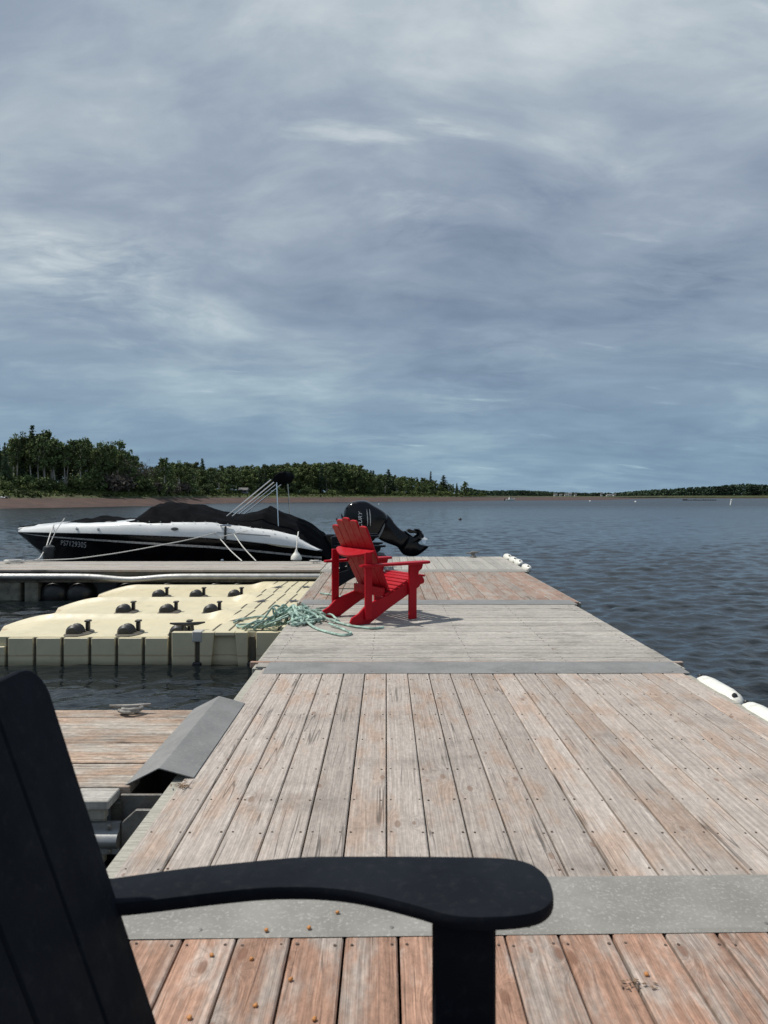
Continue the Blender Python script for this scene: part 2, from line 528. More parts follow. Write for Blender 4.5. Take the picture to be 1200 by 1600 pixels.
# ------------------------------------------------------------------ water
def build_water():
    ys = [-14.0]
    while ys[-1] < 1100:
        y = ys[-1]
        ys.append(y + max(.042 if y > 2 else .25, .0062 * y))
    ys = np.array(ys)
    nc = 640
    u = np.linspace(-1, 1, nc)
    Y = np.repeat(ys[:, None], nc, 1)
    half = 7 + .72 * np.maximum(ys, 0)
    X = half[:, None] * u[None, :] + .02 * np.maximum(ys, 0)[:, None]
    cell = np.maximum(half * 2 / nc, np.gradient(ys) * .7)[:, None]
    Z = np.zeros_like(X)
    rng = np.random.RandomState(3)
    lee = 1 - .75 * np.exp(-((np.minimum(X + .9, 0) + 2) / 3.2) ** 2) * np.exp(-((Y - 7) / 6.0) ** 2) * (X < -.5)
    for i in range(80):
        L = 0.125 * (10.0 ** (rng.rand() ** 1.45))
        th = R(90 + 14) + rng.randn() * .55
        k = 2 * math.pi / L
        slope = .050 * (1.0 if L < .6 else .42)
        amp = slope / k
        fade = np.clip((L / cell - 2.2) / 2.5, 0, 1)
        ph = k * (math.cos(th) * X + math.sin(th) * Y) + rng.rand() * 6.28
        sn = np.sin(ph)
        Z += amp * (sn + .22 * np.cos(2 * ph)) * fade
    grp = .85 + .25 * np.sin(X * .31 + 1.3 + np.sin(Y * .11)) * np.sin(Y * .23 + .4 * np.sin(X * .17))
    Z *= grp * lee
    Z += WATER_Z
    n, m_ = X.shape
    co = np.stack([X, Y, Z], -1).reshape(-1, 3).astype(np.float32)
    idx = np.arange(n * m_).reshape(n, m_)
    q = np.stack([idx[:-1, :-1], idx[:-1, 1:], idx[1:, 1:], idx[1:, :-1]], -1).reshape(-1, 4)
    # skirt: wide calm sheet so that the water reaches past the shores from any place
    me = bpy.data.meshes.new('water')
    me.vertices.add(len(co))
    me.vertices.foreach_set('co', co.ravel())
    me.loops.add(q.size)
    me.loops.foreach_set('vertex_index', q.ravel().astype(np.int32))
    me.polygons.add(len(q))
    me.polygons.foreach_set('loop_start', np.arange(0, q.size, 4, dtype=np.int32))
    me.polygons.foreach_set('use_smooth', np.ones(len(q), dtype=bool))
    me.update(calc_edges=True)
    m = bpy.data.materials.new('lake_water')
    m.use_nodes = True
    t = NT(m.node_tree)
    b = t.n('ShaderNodeBsdfPrincipled')
    o = t.n('ShaderNodeOutputMaterial')
    t.t.links.new(b.outputs[0], o.inputs[0])
    pos = t.n('ShaderNodeNewGeometry').outputs['Position']
    b.inputs['Base Color'].default_value = (.006, .0088, .0102, 1)
    t.put(b.inputs['Roughness'], t.ss(t.xyz(pos)[1], 12.0, 160.0, .07, .30))
    b.inputs['IOR'].default_value = 1.333
    n1 = t.noise(t.vm('MULTIPLY', pos, (3.6, 7.5, 1)), 1.0, 3, .6, .3)
    n2 = t.noise(t.vm('MULTIPLY', pos, (9, 13, 1)), 1.0, 3, .6, .4)
    n3 = t.noise(t.vm('MULTIPLY', pos, (.55, 1.7, 1)), 1.0, 4, .6, .3)
    far_ = t.ss(t.xyz(pos)[1], 15.0, 70.0, 0.0, 9.0)
    h = t.m('ADD', t.m('MULTIPLY', n1, 1.0), t.m('MULTIPLY', n2, .25))
    h = t.m('ADD', h, t.m('MULTIPLY', n3, far_))
    bp = t.n('ShaderNodeBump')
    bp.inputs['Strength'].default_value = .45
    bp.inputs['Distance'].default_value = .03
    t.put(bp.inputs['Height'], h)
    t.t.links.new(bp.outputs[0], b.inputs['Normal'])
    me.materials.append(m)
    tag(link('water', me), kind='structure', label='grey rippled bay water')
    far = MB().box((-6000, -3000, -1.6), (6000, 6500, -1.2)).build('seabed', M_GROUND)
    tag(far, kind='structure')


build_water()

# ------------------------------------------------------------------ land: beach, bank, wooded ground
# per column of the photograph: distance of the water's edge, of the top of the beach, of the edge of the wood, ground height there
SHORE = [(-1500, 70, 84, 92, 2.6), (-700, 82, 97, 106, 2.8), (0, 100, 118, 128, 3.2), (130, 114, 132, 140, 2.9), (240, 130, 148, 154, 2.6),
         (300, 165, 186, 196, 2.3), (400, 195, 218, 236, 2.4), (560, 225, 252, 266, 2.2), (640, 245, 272, 288, 2.0), (720, 275, 305, 318, 1.9),
         (780, 300, 420, 560, 1.7), (860, 312, 520, 800, 1.8), (950, 335, 600, 860, 1.8), (985, 470, 660, 800, 1.9), (1040, 690, 720, 745, 2.0),
         (1120, 740, 760, 772, 2.2), (1200, 764, 782, 790, 2.2), (1500, 720, 740, 750, 2.2), (2300, 640, 660, 670, 2.2)]


def shore(px):
    t = SHORE
    return [interp(px, t, k) for k in (1, 2, 3, 4)]


def polar(px, d, z):
    return Vector(((px - 603) / 1130 * d, d, z))


def build_land():
    cols = list(np.linspace(-1500, 2300, 300))
    beach, ground = [], []
    for i, px in enumerate(cols):
        a, b, c, g = shore(px)
        j = math.sin(i * 1.7) * .6 + math.sin(i * .53) * 1.0
        beach.append([polar(px, a * .97, -1.3), polar(px, a + j, WATER_Z - .06), polar(px, a + (b - a) * .45 + j, WATER_Z + .42), polar(px, b + .3 * j, .92 if px < 940 else .92 - 1.0 * min(1, (px - 940) / 60)), polar(px, b * 1.02 + 1, 1.0 if px < 940 else 1.0 - .8 * min(1, (px - 940) / 60))])
        ground.append([polar(px, b - .3 + .3 * j, .80 if px < 940 else .80 - 1.1 * min(1, (px - 940) / 60)), polar(px, b + .8 + .3 * j, 1.30), polar(px, b + (c - b) * .6, .9 + (g - .9) * .65 + .12 * j), polar(px, c, g), polar(px, c * 1.12 + 10, g + .8), polar(px, c * 1.5 + 40, g + 1.5), polar(px, c * 3 + 300, g + 1.0), polar(px, 5200, g)])
    tag(MB().grid(beach).build('beach', M_BEACH, smooth=True, angle=180), kind='structure', label='red sand beach along the far shore')
    tag(MB().grid(ground).build('shore_ground', M_GROUND, smooth=True, angle=180), kind='structure', label='grassy ground behind the beach')


build_land()


# ------------------------------------------------------------------ trees
def leaf_mesh(name, centers, sizes, material, flat=.0):
    """one quad per leaf clump centre, random tilt"""
    n = len(centers)
    rng = np.random.RandomState(n + 11)
    a = rng.randn(n, 3)
    a /= np.linalg.norm(a, axis=1)[:, None]
    r2 = rng.randn(n, 3)
    r2[:, 2] *= 1 - flat
    b = np.cross(a, r2)
    b /= np.linalg.norm(b, axis=1)[:, None] + 1e-9
    s = np.asarray(sizes)[:, None]
    c = np.asarray(centers)
    w = (.6 + .5 * rng.rand(n, 1))
    v = np.stack([c - a * s, c + b * s * w, c + a * s, c - b * s * w], 1).reshape(-1, 3)
    me = bpy.data.meshes.new(name)
    me.vertices.add(4 * n)
    me.vertices.foreach_set('co', v.astype(np.float32).ravel())
    me.loops.add(4 * n)
    me.loops.foreach_set('vertex_index', np.arange(4 * n, dtype=np.int32))
    me.polygons.add(n)
    me.polygons.foreach_set('loop_start', np.arange(0, 4 * n, 4, dtype=np.int32))
    me.update(calc_edges=True)
    me.materials.append(material)
    return me


def broadleaf(seed, h, spread, bare, bark, leaf, dens=1.0, lean=0.0):
    rng = random.Random(seed)
    trunk = MB()
    pts, n = [], 9
    dx = rng.uniform(-1, 1)
    for i in range(n):
        t = i / (n - 1)
        pts.append((lean * h * t + dx * .25 * math.sin(t * 4 + seed), .2 * math.sin(t * 5 + seed * 2), h * .93 * t - .3))
    r0 = (.023 if bark.name == 'pale_bark' else .016) * h
    trunk.tube(pts, [r0 * (1 - .85 * i / (n - 1)) for i in range(n)], 6)
    cl, cs = [], []
    nb = int(17 * dens)
    for k in range(nb):
        t = bare + (1 - bare) * ((k + rng.random()) / nb)
        i = t * (n - 1)
        i0 = min(int(i), n - 2)
        p = Vector(pts[i0]).lerp(Vector(pts[i0 + 1]), i - i0)
        shape = math.sin(math.pi * min(1, ((t - bare) / (1 - bare)) * .82 + .16)) ** .7
        ln = spread * shape * rng.uniform(.55, 1.15) + .2
        a = k * 2.4 + rng.uniform(-.5, .5)
        e = p + Vector((math.cos(a) * ln, math.sin(a) * ln, ln * rng.uniform(.25, .75)))
        mid = p.lerp(e, .5) + Vector((0, 0, -.08 * ln))
        trunk.tube([p, mid, e], [r0 * .35 * (1.1 - t), r0 * .22 * (1.1 - t), .012], 4, cap=False)
        for q in range(rng.choice([2, 3, 3, 4])):
            f = rng.uniform(.35, 1.1)
            c = p.lerp(e, f) + Vector((rng.gauss(0, .35), rng.gauss(0, .35), rng.gauss(0, .3)))
            rr = rng.uniform(.45, .95) * (.5 + .09 * spread * 2)
            for _ in range(int(34 * dens)):
                v = Vector((rng.gauss(0, 1), rng.gauss(0, 1), rng.gauss(0, .75))).normalized() * rr * rng.random() ** .4
                cl.append(c + v)
                cs.append(rng.uniform(.12, .26))
    root = link('broadleaf_tree', None)
    link('trunk', trunk.mesh('trunk', bark, smooth=True, normals=False), root)
    link('crown', leaf_mesh('crown', cl, cs, leaf), root)
    return root


def conifer(seed, h, spread, bark, leaf, ragged=.25, bare=.1):
    rng = random.Random(seed)
    trunk = MB()
    trunk.tube([(0, 0, -.3), (.1, 0, h * .5), (0, 0, h)], [.014 * h, .008 * h, .01], 6)
    cl, cs = [], []
    z = h * bare
    while z < h * .99:
        t = z / h
        L = spread * (1 - t) ** .8 + .12
        nb = max(4, int(7 * (1 - t) + 3))
        for k in range(nb):
            a = rng.random() * 6.28
            ln = L * rng.uniform(1 - 2 * ragged, 1.1)
            e = Vector((math.cos(a) * ln, math.sin(a) * ln, z - ln * .22))
            trunk.tube([(0, 0, z), e], [.02, .006], 3, cap=False)
            m = int(6 + ln * 13)
            for j in range(m):
                f = rng.random() ** .7
                c = Vector((0, 0, z)).lerp(e, f) + Vector((rng.gauss(0, .12 + .08 * ln), rng.gauss(0, .12 + .08 * ln), rng.gauss(-.05, .08)))
                cl.append(c)
                cs.append(rng.uniform(.09, .2))
        z += h * .035 * rng.uniform(.7, 1.3)
    root = link('conifer_tree', None)
    link('trunk', trunk.mesh('trunk', bark, smooth=True, normals=False), root)
    link('crown', leaf_mesh('crown', cl, cs, leaf, .5), root)
    return root


def bare_tree(seed, h, spread):
    rng = random.Random(seed)
    trunk = MB()
    cl, cs = [], []

    def grow(p, d, ln, r, lev):
        q = p + d * ln
        trunk.tube([p, p.lerp(q, .5) + Vector((rng.gauss(0, .06), rng.gauss(0, .06), 0)) * ln, q], [r, r * .75, r * .5], 4 if lev < 2 else 3, cap=False)
        if lev == 3:
            for _ in range(5):
                cl.append(q + Vector((rng.gauss(0, .25), rng.gauss(0, .25), rng.gauss(0, .2))))
                cs.append(rng.uniform(.06, .14))
            return
        for _ in range(4):
            dd = (d + Vector((rng.gauss(0, .55), rng.gauss(0, .55), rng.gauss(.1, .3)))).normalized()
            grow(p.lerp(q, rng.uniform(.45, 1)), dd, ln * rng.uniform(.5, .8), r * .5, lev + 1)
    grow(Vector((0, 0, -.3)), Vector((rng.gauss(0, .12), rng.gauss(0, .12), 1)).normalized(), h * .5, .013 * h, 0)
    root = link('bare_tree', None)
    link('trunk', trunk.mesh('trunk', M_TWIG, smooth=True, normals=False), root)
    link('crown', leaf_mesh('crown', cl, cs, M_TWIG), root)
    return root


def shrub(seed, h, spread, leaf):
    rng = random.Random(seed)
    st = MB()
    cl, cs = [], []
    for k in range(9):
        a, ln = rng.random() * 6.28, rng.uniform(.3, 1) * spread
        e = Vector((math.cos(a) * ln, math.sin(a) * ln, h * rng.uniform(.45, 1)))
        st.tube([(0, 0, -.2), e * .5 + Vector((0, 0, .15)), e], [.03, .02, .006], 4, cap=False)
        for j in range(5):
            c = e * rng.uniform(.4, 1.0) + Vector((rng.gauss(0, .25), rng.gauss(0, .25), rng.gauss(0, .2)))
            for _ in range(22):
                cl.append(c + Vector((rng.gauss(0, .3), rng.gauss(0, .3), rng.gauss(0, .22))))
                cs.append(rng.uniform(.08, .18))
    root = link('bank_shrub', None)
    link('stem', st.mesh('stem', M_BARKD, smooth=True, normals=False), root)
    link('foliage', leaf_mesh('foliage', cl, cs, leaf), root)
    return root


def ground_z(px, d):
    a, b, c, g = shore(px)
    return float(np.interp(d, [a, b, b + .8, c, c * 1.12 + 10, c * 1.5 + 40], [-.5, .9, 1.25, g, g + .8, g + 1.5]))


class Wood:
    """prototypes are used up by their first placing, then copied"""
    def __init__(s, protos):
        s.p, s.used = protos, [False] * len(protos)

    def put(s, k, px, d, sc, rz, label, cat, group, sink=0.0, name=None, tilt=0):
        o = s.p[k] if not s.used[k] else copy_tree(s.p[k])
        s.used[k] = True
        o.location = polar(px, d, ground_z(px, d) - sink)
        o.rotation_euler = (0, tilt, rz)
        o.scale = (sc, sc, sc) if not hasattr(sc, '__len__') else sc
        if name:
            o.name = name
        return tag(o, label, cat, group)


P_DECID = [broadleaf(1, 10, 2.0, .42, M_BARK, M_LEAF), broadleaf(2, 10, 1.7, .5, M_BARK, M_LEAF2), broadleaf(3, 10, 2.5, .08, M_BARKD, M_LEAF, 1.35),
           broadleaf(4, 10, 1.5, .55, M_BARK, M_LEAF, .8, .06), broadleaf(5, 10, 2.8, .08, M_BARKD, M_LEAF2, 1.35), broadleaf(6, 10, 1.9, .38, M_BARK, M_LEAF, .75, -.05)]
P_CONIF = [conifer(11, 10, 1.9, M_BARKD, M_NEEDLE), conifer(12, 10, 1.5, M_BARKD, M_NEEDLE, .35, .2), conifer(13, 10, 2.4, M_BARKD, M_NEEDLE, .3)]
P_BARE = [bare_tree(21, 8, 2), bare_tree(22, 8, 2.2)]
P_SHRUB = [shrub(31, 1.6, 1.6, M_LEAF), shrub(32, 1.3, 1.4, M_LEAF2), shrub(33, 1.5, 1.8, M_TWIG)]
WD, WC, WBR, WS = Wood(P_DECID), Wood(P_CONIF), Wood(P_BARE), Wood(P_SHRUB)

# top of the tree line in the photograph: column, row
TOPS = [(-200, 690), (0, 690), (20, 684), (50, 672), (70, 674), (90, 684), (108, 690), (130, 684), (155, 684), (180, 688), (200, 702), (220, 718), (240, 731), (258, 718),
        (278, 726), (300, 724), (320, 731), (350, 729), (400, 728), (450, 725), (490, 723), (530, 722), (560, 728), (590, 738), (620, 744), (650, 746), (690, 753),
        (720, 757), (740, 763), (770, 768)]
rt = random.Random(5)
G_L = 'trees of the wood above the left beach'
GL2 = {'d': 'leafy tree in the dense green wood behind the left beach', 'c': 'dark conifer rising out of the wood behind the left beach',
       'b': 'grey leafless tree on the bank behind the left beach'}


def tree_height(px, d, py):
    return (776 - py) / 1130 * d + CAM_H - ground_z(px, d)


def plant_wood():
    # named single trees that stand out
    def lone(kind, k, px, py, label, dd=4, wide=1.0, tilt=0):
        d = shore(px)[2] + dd
        h = tree_height(px, d, py)
        W_, base = {'d': (WD, 10), 'c': (WC, 10), 'b': (WBR, 8)}[kind]
        s = h / base * (1.02 if kind != 'd' else 1.0)
        W_.put(k, px, d, (s * wide, s * wide, s), rt.random() * 6, label, 'tree', G_L, tilt=tilt)
    lone('c', 1, 50, 666, 'tall narrow spruce, the highest tree at the far left of the wood')
    lone('d', 3, 70, 669, 'tall sparse birch just right of the highest spruce', wide=.85)
    lone('d', 1, 36, 678, 'slim tree just left of the highest spruce at the far left', wide=.8)
    lone('d', 1, 22, 680, 'slim pale-trunked tree at the left edge of the picture', wide=.8)
    lone('d', 0, 84, 682, 'pale-trunked birch in the clump above the grassy left bank', 1)
    lone('d', 3, 100, 690, 'leaning white-trunked birch in the middle of the left clump', 0, .8, .05)
    lone('d', 5, 120, 683, 'tall dark-crowned tree right of the white birch trunks', 2)
    lone('d', 0, 134, 682, 'tall twin-topped tree in the middle of the left wood', 3)
    lone('d', 1, 147, 700, 'leaning birch with a bright trunk at the right of the left clump', -1, .8, .07)
    lone('d', 5, 182, 684, 'tall rounded tree on the right shoulder of the left wood', 4)
    lone('b', 0, 205, 708, 'bare grey tree on the sloping right end of the left wood', 1)
    lone('b', 1, 222, 722, 'bare leaning tree at the low end of the left wood', 0)
    lone('d', 3, 258, 713, 'solitary sparse tree standing in the gap of the tree line', -4, 1.0)
    lone('d', 1, 280, 721, 'tree with a pale trunk right of the gap in the tree line', 0)
    lone('c', 0, 316, 716, 'pointed spruce above the low tree line behind the boat bow cover', 14)
    lone('c', 2, 607, 734, 'dark broad conifer on the falling tree line right of the engine', wide=1.6)
    lone('c', 2, 693, 743, 'dark spreading conifer near the right end of the wood', wide=1.9)
    lone('c', 1, 673, 737, 'thin tall conifer near the right end of the wood', 5)
    lone('d', 2, 727, 752, 'rounded tree at the tip of the wooded point', 3)
    # ranks of the wood
    spots = [(60, 'above the grassy bank at the far left'), (130, 'among the white trunks of the left clump'), (200, 'on the tall right half of the left clump'), (250, 'on the falling end of the left clump'),
             (310, 'just right of the gap in the tree line'), (370, 'above the boat cockpit cover'), (430, 'behind the folded sun top of the boat'), (500, 'above the boat stern'), (560, 'above the red chair back'),
             (620, 'above the tilted engine'), (690, 'right of the engine on the falling tree line'), (900, 'at the tip of the wooded point')]
    for row, (dd, step, drop, rank) in enumerate([(2, 9, 7, 'front rank'), (12, 10, 3, 'second rank'), (26, 11, 0, 'third rank'), (42, 13, 1, 'back rank'), (60, 12, 11, 'rearmost rank')]):
        px = -90.0 if row < 2 else -40.0
        while px < (770 if row < 2 else 715):
            if not (240 < px < 246 and row == 0):
                d = shore(px)[2] + dd * (1 if px > 250 else .6) + rt.uniform(-3, 3)
                py = interp(px, TOPS, 1) - (6 if px < 240 else 3) + drop + abs(rt.gauss(0, 10 if px < 240 else 3.2))
                h = max(2.2, tree_height(px, d, py))
                r = rt.random()
                kind = 'c' if r < (.10 if px < 560 else .24) else 'd'
                W_ = WC if kind == 'c' else WD
                if kind == 'c':
                    k = rt.randrange(3)
                elif px > 265:
                    k = rt.choice([2, 4, 2, 4, 2, 4, 0, 5])
                else:
                    k = rt.choice([0, 1, 3, 5, 0]) if row == 0 else rt.choice([2, 4]) if row == 4 else rt.choice([0, 2, 5, 4, 2])
                s = h / 10
                wd = s * (1.25 if px > 280 else .74) * rt.uniform(.75, 1.2)
                if px < 230 and row > 0:
                    s *= rt.uniform(.74, .98)
                where = next(t for lim, t in spots if px < lim)
                W_.put(k, px, d, (wd, wd, s), rt.random() * 6.28, ('dark conifer' if kind == 'c' else 'leafy green tree') + ', ' + rank + ', ' + where, 'tree', G_L)
            px += step * rt.uniform(.6, 1.4) * (1.0 if px > 250 else 1.1)
    # brush on the bank
    px = -60.0
    while px < 760:
        a, b, c, g = shore(px)
        d = b + (c - b) * rt.uniform(.5, 1.15) + 1
        grey = 150 < px < 300 and rt.random() < .6
        s = rt.uniform(.7, 1.5) * (1.35 if 120 < px < 300 else .95)
        where = next(t for lim, t in ((10, 'at the left edge of the picture'), (40, 'below the highest spruce'), (80, 'on the bright grass left of the white trunks'), (110, 'below the leaning white birch'), (160, 'below the white trunks'), (250, 'below the falling end of the left clump'), (330, 'below the gap in the tree line'), (430, 'behind the boat frame'), (540, 'behind the boat stern'), (640, 'behind the engine'), (900, 'near the tip of the wooded point')) if px < lim)
        if 350 < px < 430:
            s *= .6
        WS.put(2 if grey else rt.randrange(2), px, d, s, rt.random() * 6, ('grey twiggy brush' if grey else 'low green shrub') + ' on the bank ' + where, 'shrub', 'shrubs along the bank below the wood')
        if 150 < px < 300 and rt.random() < .35:
            WBR.put(rt.randrange(2), px, c + rt.uniform(0, 4), rt.uniform(.45, .8), rt.random() * 6, GL2['b'], 'tree', G_L, tilt=rt.uniform(-.3, .3))
        px += rt.uniform(5, 11)


plant_wood()


def far_wood():
    """woods across the bay: one mass"""
    tops = [(730, 762), (760, 767), (800, 766), (840, 767), (870, 769), (900, 770), (960, 770), (985, 768), (1020, 765), (1070, 762), (1120, 759), (1160, 755.5), (1200, 757), (1300, 757), (1500, 755), (1800, 752)]
    rng = random.Random(9)
    cl, cs = [], []
    for rowd, n in ((10, 520), (40, 420), (90, 300)):
        for i in range(n):
            px = rng.uniform(730, 1800)
            d = shore(px)[2] + rowd + rng.uniform(-6, 6)
            py = interp(px, tops, 1) + abs(rng.gauss(0, 1.0)) + (1.0 if rowd < 20 else 0)
            gz = ground_z(px, d)
            h = max(3.0, (776 - py) / 1130 * d + CAM_H - gz)
            base = polar(px, d, gz)
            r = rng.uniform(1.6, 3.0) * d / 800 + .8
            con = rng.random() < .3
            for k in range(90):
                t = rng.random()
                rr = r * ((1 - t) * 1.1 + .08 if con else math.sin(math.pi * min(1, t * .8 + .18)) ** .6) * rng.random() ** .4
                a = rng.random() * 6.28
                cl.append(base + Vector((math.cos(a) * rr, math.sin(a) * rr, h * t)))
                cs.append(rng.uniform(.5, 1.0) * d / 800 + .1)
    tag(link('far_wood', leaf_mesh('far_wood', cl, cs, M_FARLEAF)), 'dark green wood along the far shore across the bay', 'wood', kind='stuff')


far_wood()


def bank_grass():
    rng = random.Random(4)
    cl, cs = [], []
    for i in range(16000):
        px = rng.uniform(-80, 760)
        a, b, c, g = shore(px)
        d = rng.uniform(b + .5, c + 6)
        cl.append(polar(px, d, ground_z(px, d) + rng.uniform(0, .3)))
        cs.append(rng.uniform(.12, .3))
    tag(link('bank_grass', leaf_mesh('bank_grass', cl, cs, M_GRASS)), 'bright green grass on the bank above the left beach', 'grass', kind='stuff')


bank_grass()


# ------------------------------------------------------------------ decking
PITCH = .1448
BOARD = .1385
THICK = .038
_pl = {}


def plank_mesh(L, Wd, T, material, bev=.004):
    key = (round(L, 3), round(Wd, 4), T, material.name)
    if key not in _pl:
        _pl[key] = MB().box((-L / 2, -Wd / 2, -T), (L / 2, Wd / 2, 0)).mesh('plank', material, bevel=bev)
    return _pl[key]


rp = random.Random(12)


def deck_section(name, label, x0, x1, y0, y1, along, material, joists, z=0.0, group='floating dock sections of the main dock', fascia=True, thick=THICK, lip=.022):
    root = thing(name, label, 'dock', ((x0 + x1) / 2, (y0 + y1) / 2, z), 0, group)
    cx, cy = (x0 + x1) / 2, (y0 + y1) / 2
    nails = MB()

    def nail(x, y):
        r = rp.uniform(.0034, .0048)
        x += rp.uniform(-.006, .006)
        y += rp.uniform(-.008, .008)
        vs = [(x + r * math.cos(a), y + r * math.sin(a), zz) for zz in (-.006, .0022) for a in [k * math.pi / 3 for k in range(6)]]
        nails.add(vs, [tuple(range(6, 12))] + [(k, (k + 1) % 6, 6 + (k + 1) % 6, 6 + k) for k in range(6)])
    if along == 'Y':
        n = int(round((x1 - x0) / PITCH))
        p = (x1 - x0) / n
        L = round(y1 - y0, 3)
        for i in range(n):
            xx = -(x1 - x0) / 2 + (i + .5) * p
            link('plank', plank_mesh(L, p - rp.choice([.0045, .006, .0075]), thick, material), root, (xx, rp.uniform(-.002, .002), rp.uniform(-.0012, .0012)), (rp.uniform(-.004, .004), 0, R(90) + (math.pi if rp.random() < .5 else 0)))
            for yy in joists:
                for s in (-1, 1):
                    nail(xx + s * p * .36, yy - cy)
    else:
        n = int(round((y1 - y0) / PITCH))
        p = (y1 - y0) / n
        L = round(x1 - x0, 3)
        for i in range(n):
            yy = -(y1 - y0) / 2 + (i + .5) * p
            link('plank', plank_mesh(L, p - rp.choice([.006, .008, .010]), thick, material), root, (rp.uniform(-.006, .006), yy, rp.uniform(-.0015, .0015)), (rp.uniform(-.006, .006), 0, math.pi if rp.random() < .5 else 0))
            for xx in joists:
                for s in (-1, 1):
                    nail(xx - cx, yy + s * p * .33)
    if nails.v:
        tag(nails.build('nail_heads', M_NAIL, root, normals=False), kind='stuff')
    # frame under the boards
    hx, hy = (x1 - x0) / 2, (y1 - y0) / 2
    zt = -thick - .004
    for s in (-1, 1):
        a, b = sorted((s * (hx - .02), s * (hx + lip)))
        MB().box((a, -hy, -.27), (b, hy, -.012 if fascia else zt)).build('side_beam', W_FASCIA, root, bevel=.003)
        MB().box((-hx + .03, s * hy - .02, -.25), (hx - .03, s * hy + .02, zt)).build('end_beam', W_DARK, root)
        MB().box((s * hx * .55 - .4, -hy * .85, -.62), (s * hx * .55 + .4, hy * .85, -.26)).build('float_block', M_VOID, root, bevel=.05)
    for j in range(1, 5):
        yy = -hy + 2 * hy * j / 5
        MB().box((-hx + .03, yy - .02, -.2), (hx - .03, yy + .02, zt)).build('joist', W_DARK, root)
    return root


def joint_plate(root, x0, x1, y0, y1, material, skew=0.0):
    """flat cover strip over the gap between two sections"""
    b = MB()
    w = (x1 - x0)
    h = .007
    pr = [(y0, .0022), (y0 + .012, h), (y1 - .012, h), (y1, .0022)]
    rows = []
    for k in range(25):
        f = k / 24
        s = skew * (f - .5)
        wob = .0012 * math.sin(f * 23)
        rows.append([(x0 + w * f, yy + s, z + (wob if 0 < i < 3 else 0)) for i, (yy, z) in enumerate(pr)])
    b.grid(rows)
    n = len(pr)
    o = b.build('joint_plate', material, None, smooth=True, angle=20)
    o.parent = root
    o.location = -root.location
    sc = MB()
    for k in range(5):
        xx = x0 + w * (k + .5) / 5 + rp.uniform(-.2, .2)
        sc.lathe([(.006, .004), (.006, .0085), (.004, .0092)], 8, Matrix.Translation((xx, y0 + .03 + skew * ((xx - x0) / w - .5), 0)))
    so = sc.build('screw_heads', M_STEEL, root)
    so.location = -root.location
    tag(so, kind='stuff')
    return o


def js(y0, y1, n):
    return [y0 + (y1 - y0) * (k + .5) / n for k in range(n)]


d0 = deck_section('dock_section', 'nearest dock section of reddish stained planks under the black armchair', -.98, 2.06, -1.6, 2.12, 'Y', W_RED, [1.92, 1.30, .7], fascia=True)
d1 = deck_section('dock_section', 'weathered tan dock section with planks running away, between the near and middle grey strips', -.855, 2.005, 2.14, 5.02, 'Y', W_TAN, [2.31, 2.56, 2.84, 3.16, 3.55, 3.95, 4.36, 4.70], lip=.05)
d2 = deck_section('dock_section', 'silvery dock section with planks running across, under the red chair', -.915, 2.075, 5.06, 8.13, 'X', W_SILVER, [-.8, -.1, .62, 1.3, 1.98])
d3 = deck_section('dock_section', 'rusty red dock section with planks running away, beyond the red chair', -.985, 2.185, 8.17, 11.62, 'Y', W_RUST, [8.5, 9.1, 9.7, 10.3, 10.9, 11.3])
d4 = deck_section('dock_section', 'pale grey outermost dock section at the end of the dock', -1.04, 2.29, 11.66, 14.35, 'Y', W_GREY, [12.2, 12.9, 13.6, 14.1])
joint_plate(d1, -.86, 2.03, 1.965, 2.262, M_PLATE, .055)
eb = MB().box((-.975, 5.185, -.036), (2.135, 5.222, .0035)).build('edge_plank', W_RED, d2, bevel=.003)
eb.location = -d2.location
joint_plate(d2, -.83, 2.045, 4.86, 5.20, M_PLATE2, .012)
joint_plate(d3, -.945, 2.11, 7.97, 8.31, M_PLATE2, -.01)
joint_plate(d4, -1.02, 2.24, 11.42, 11.78, M_PLATE, .0)


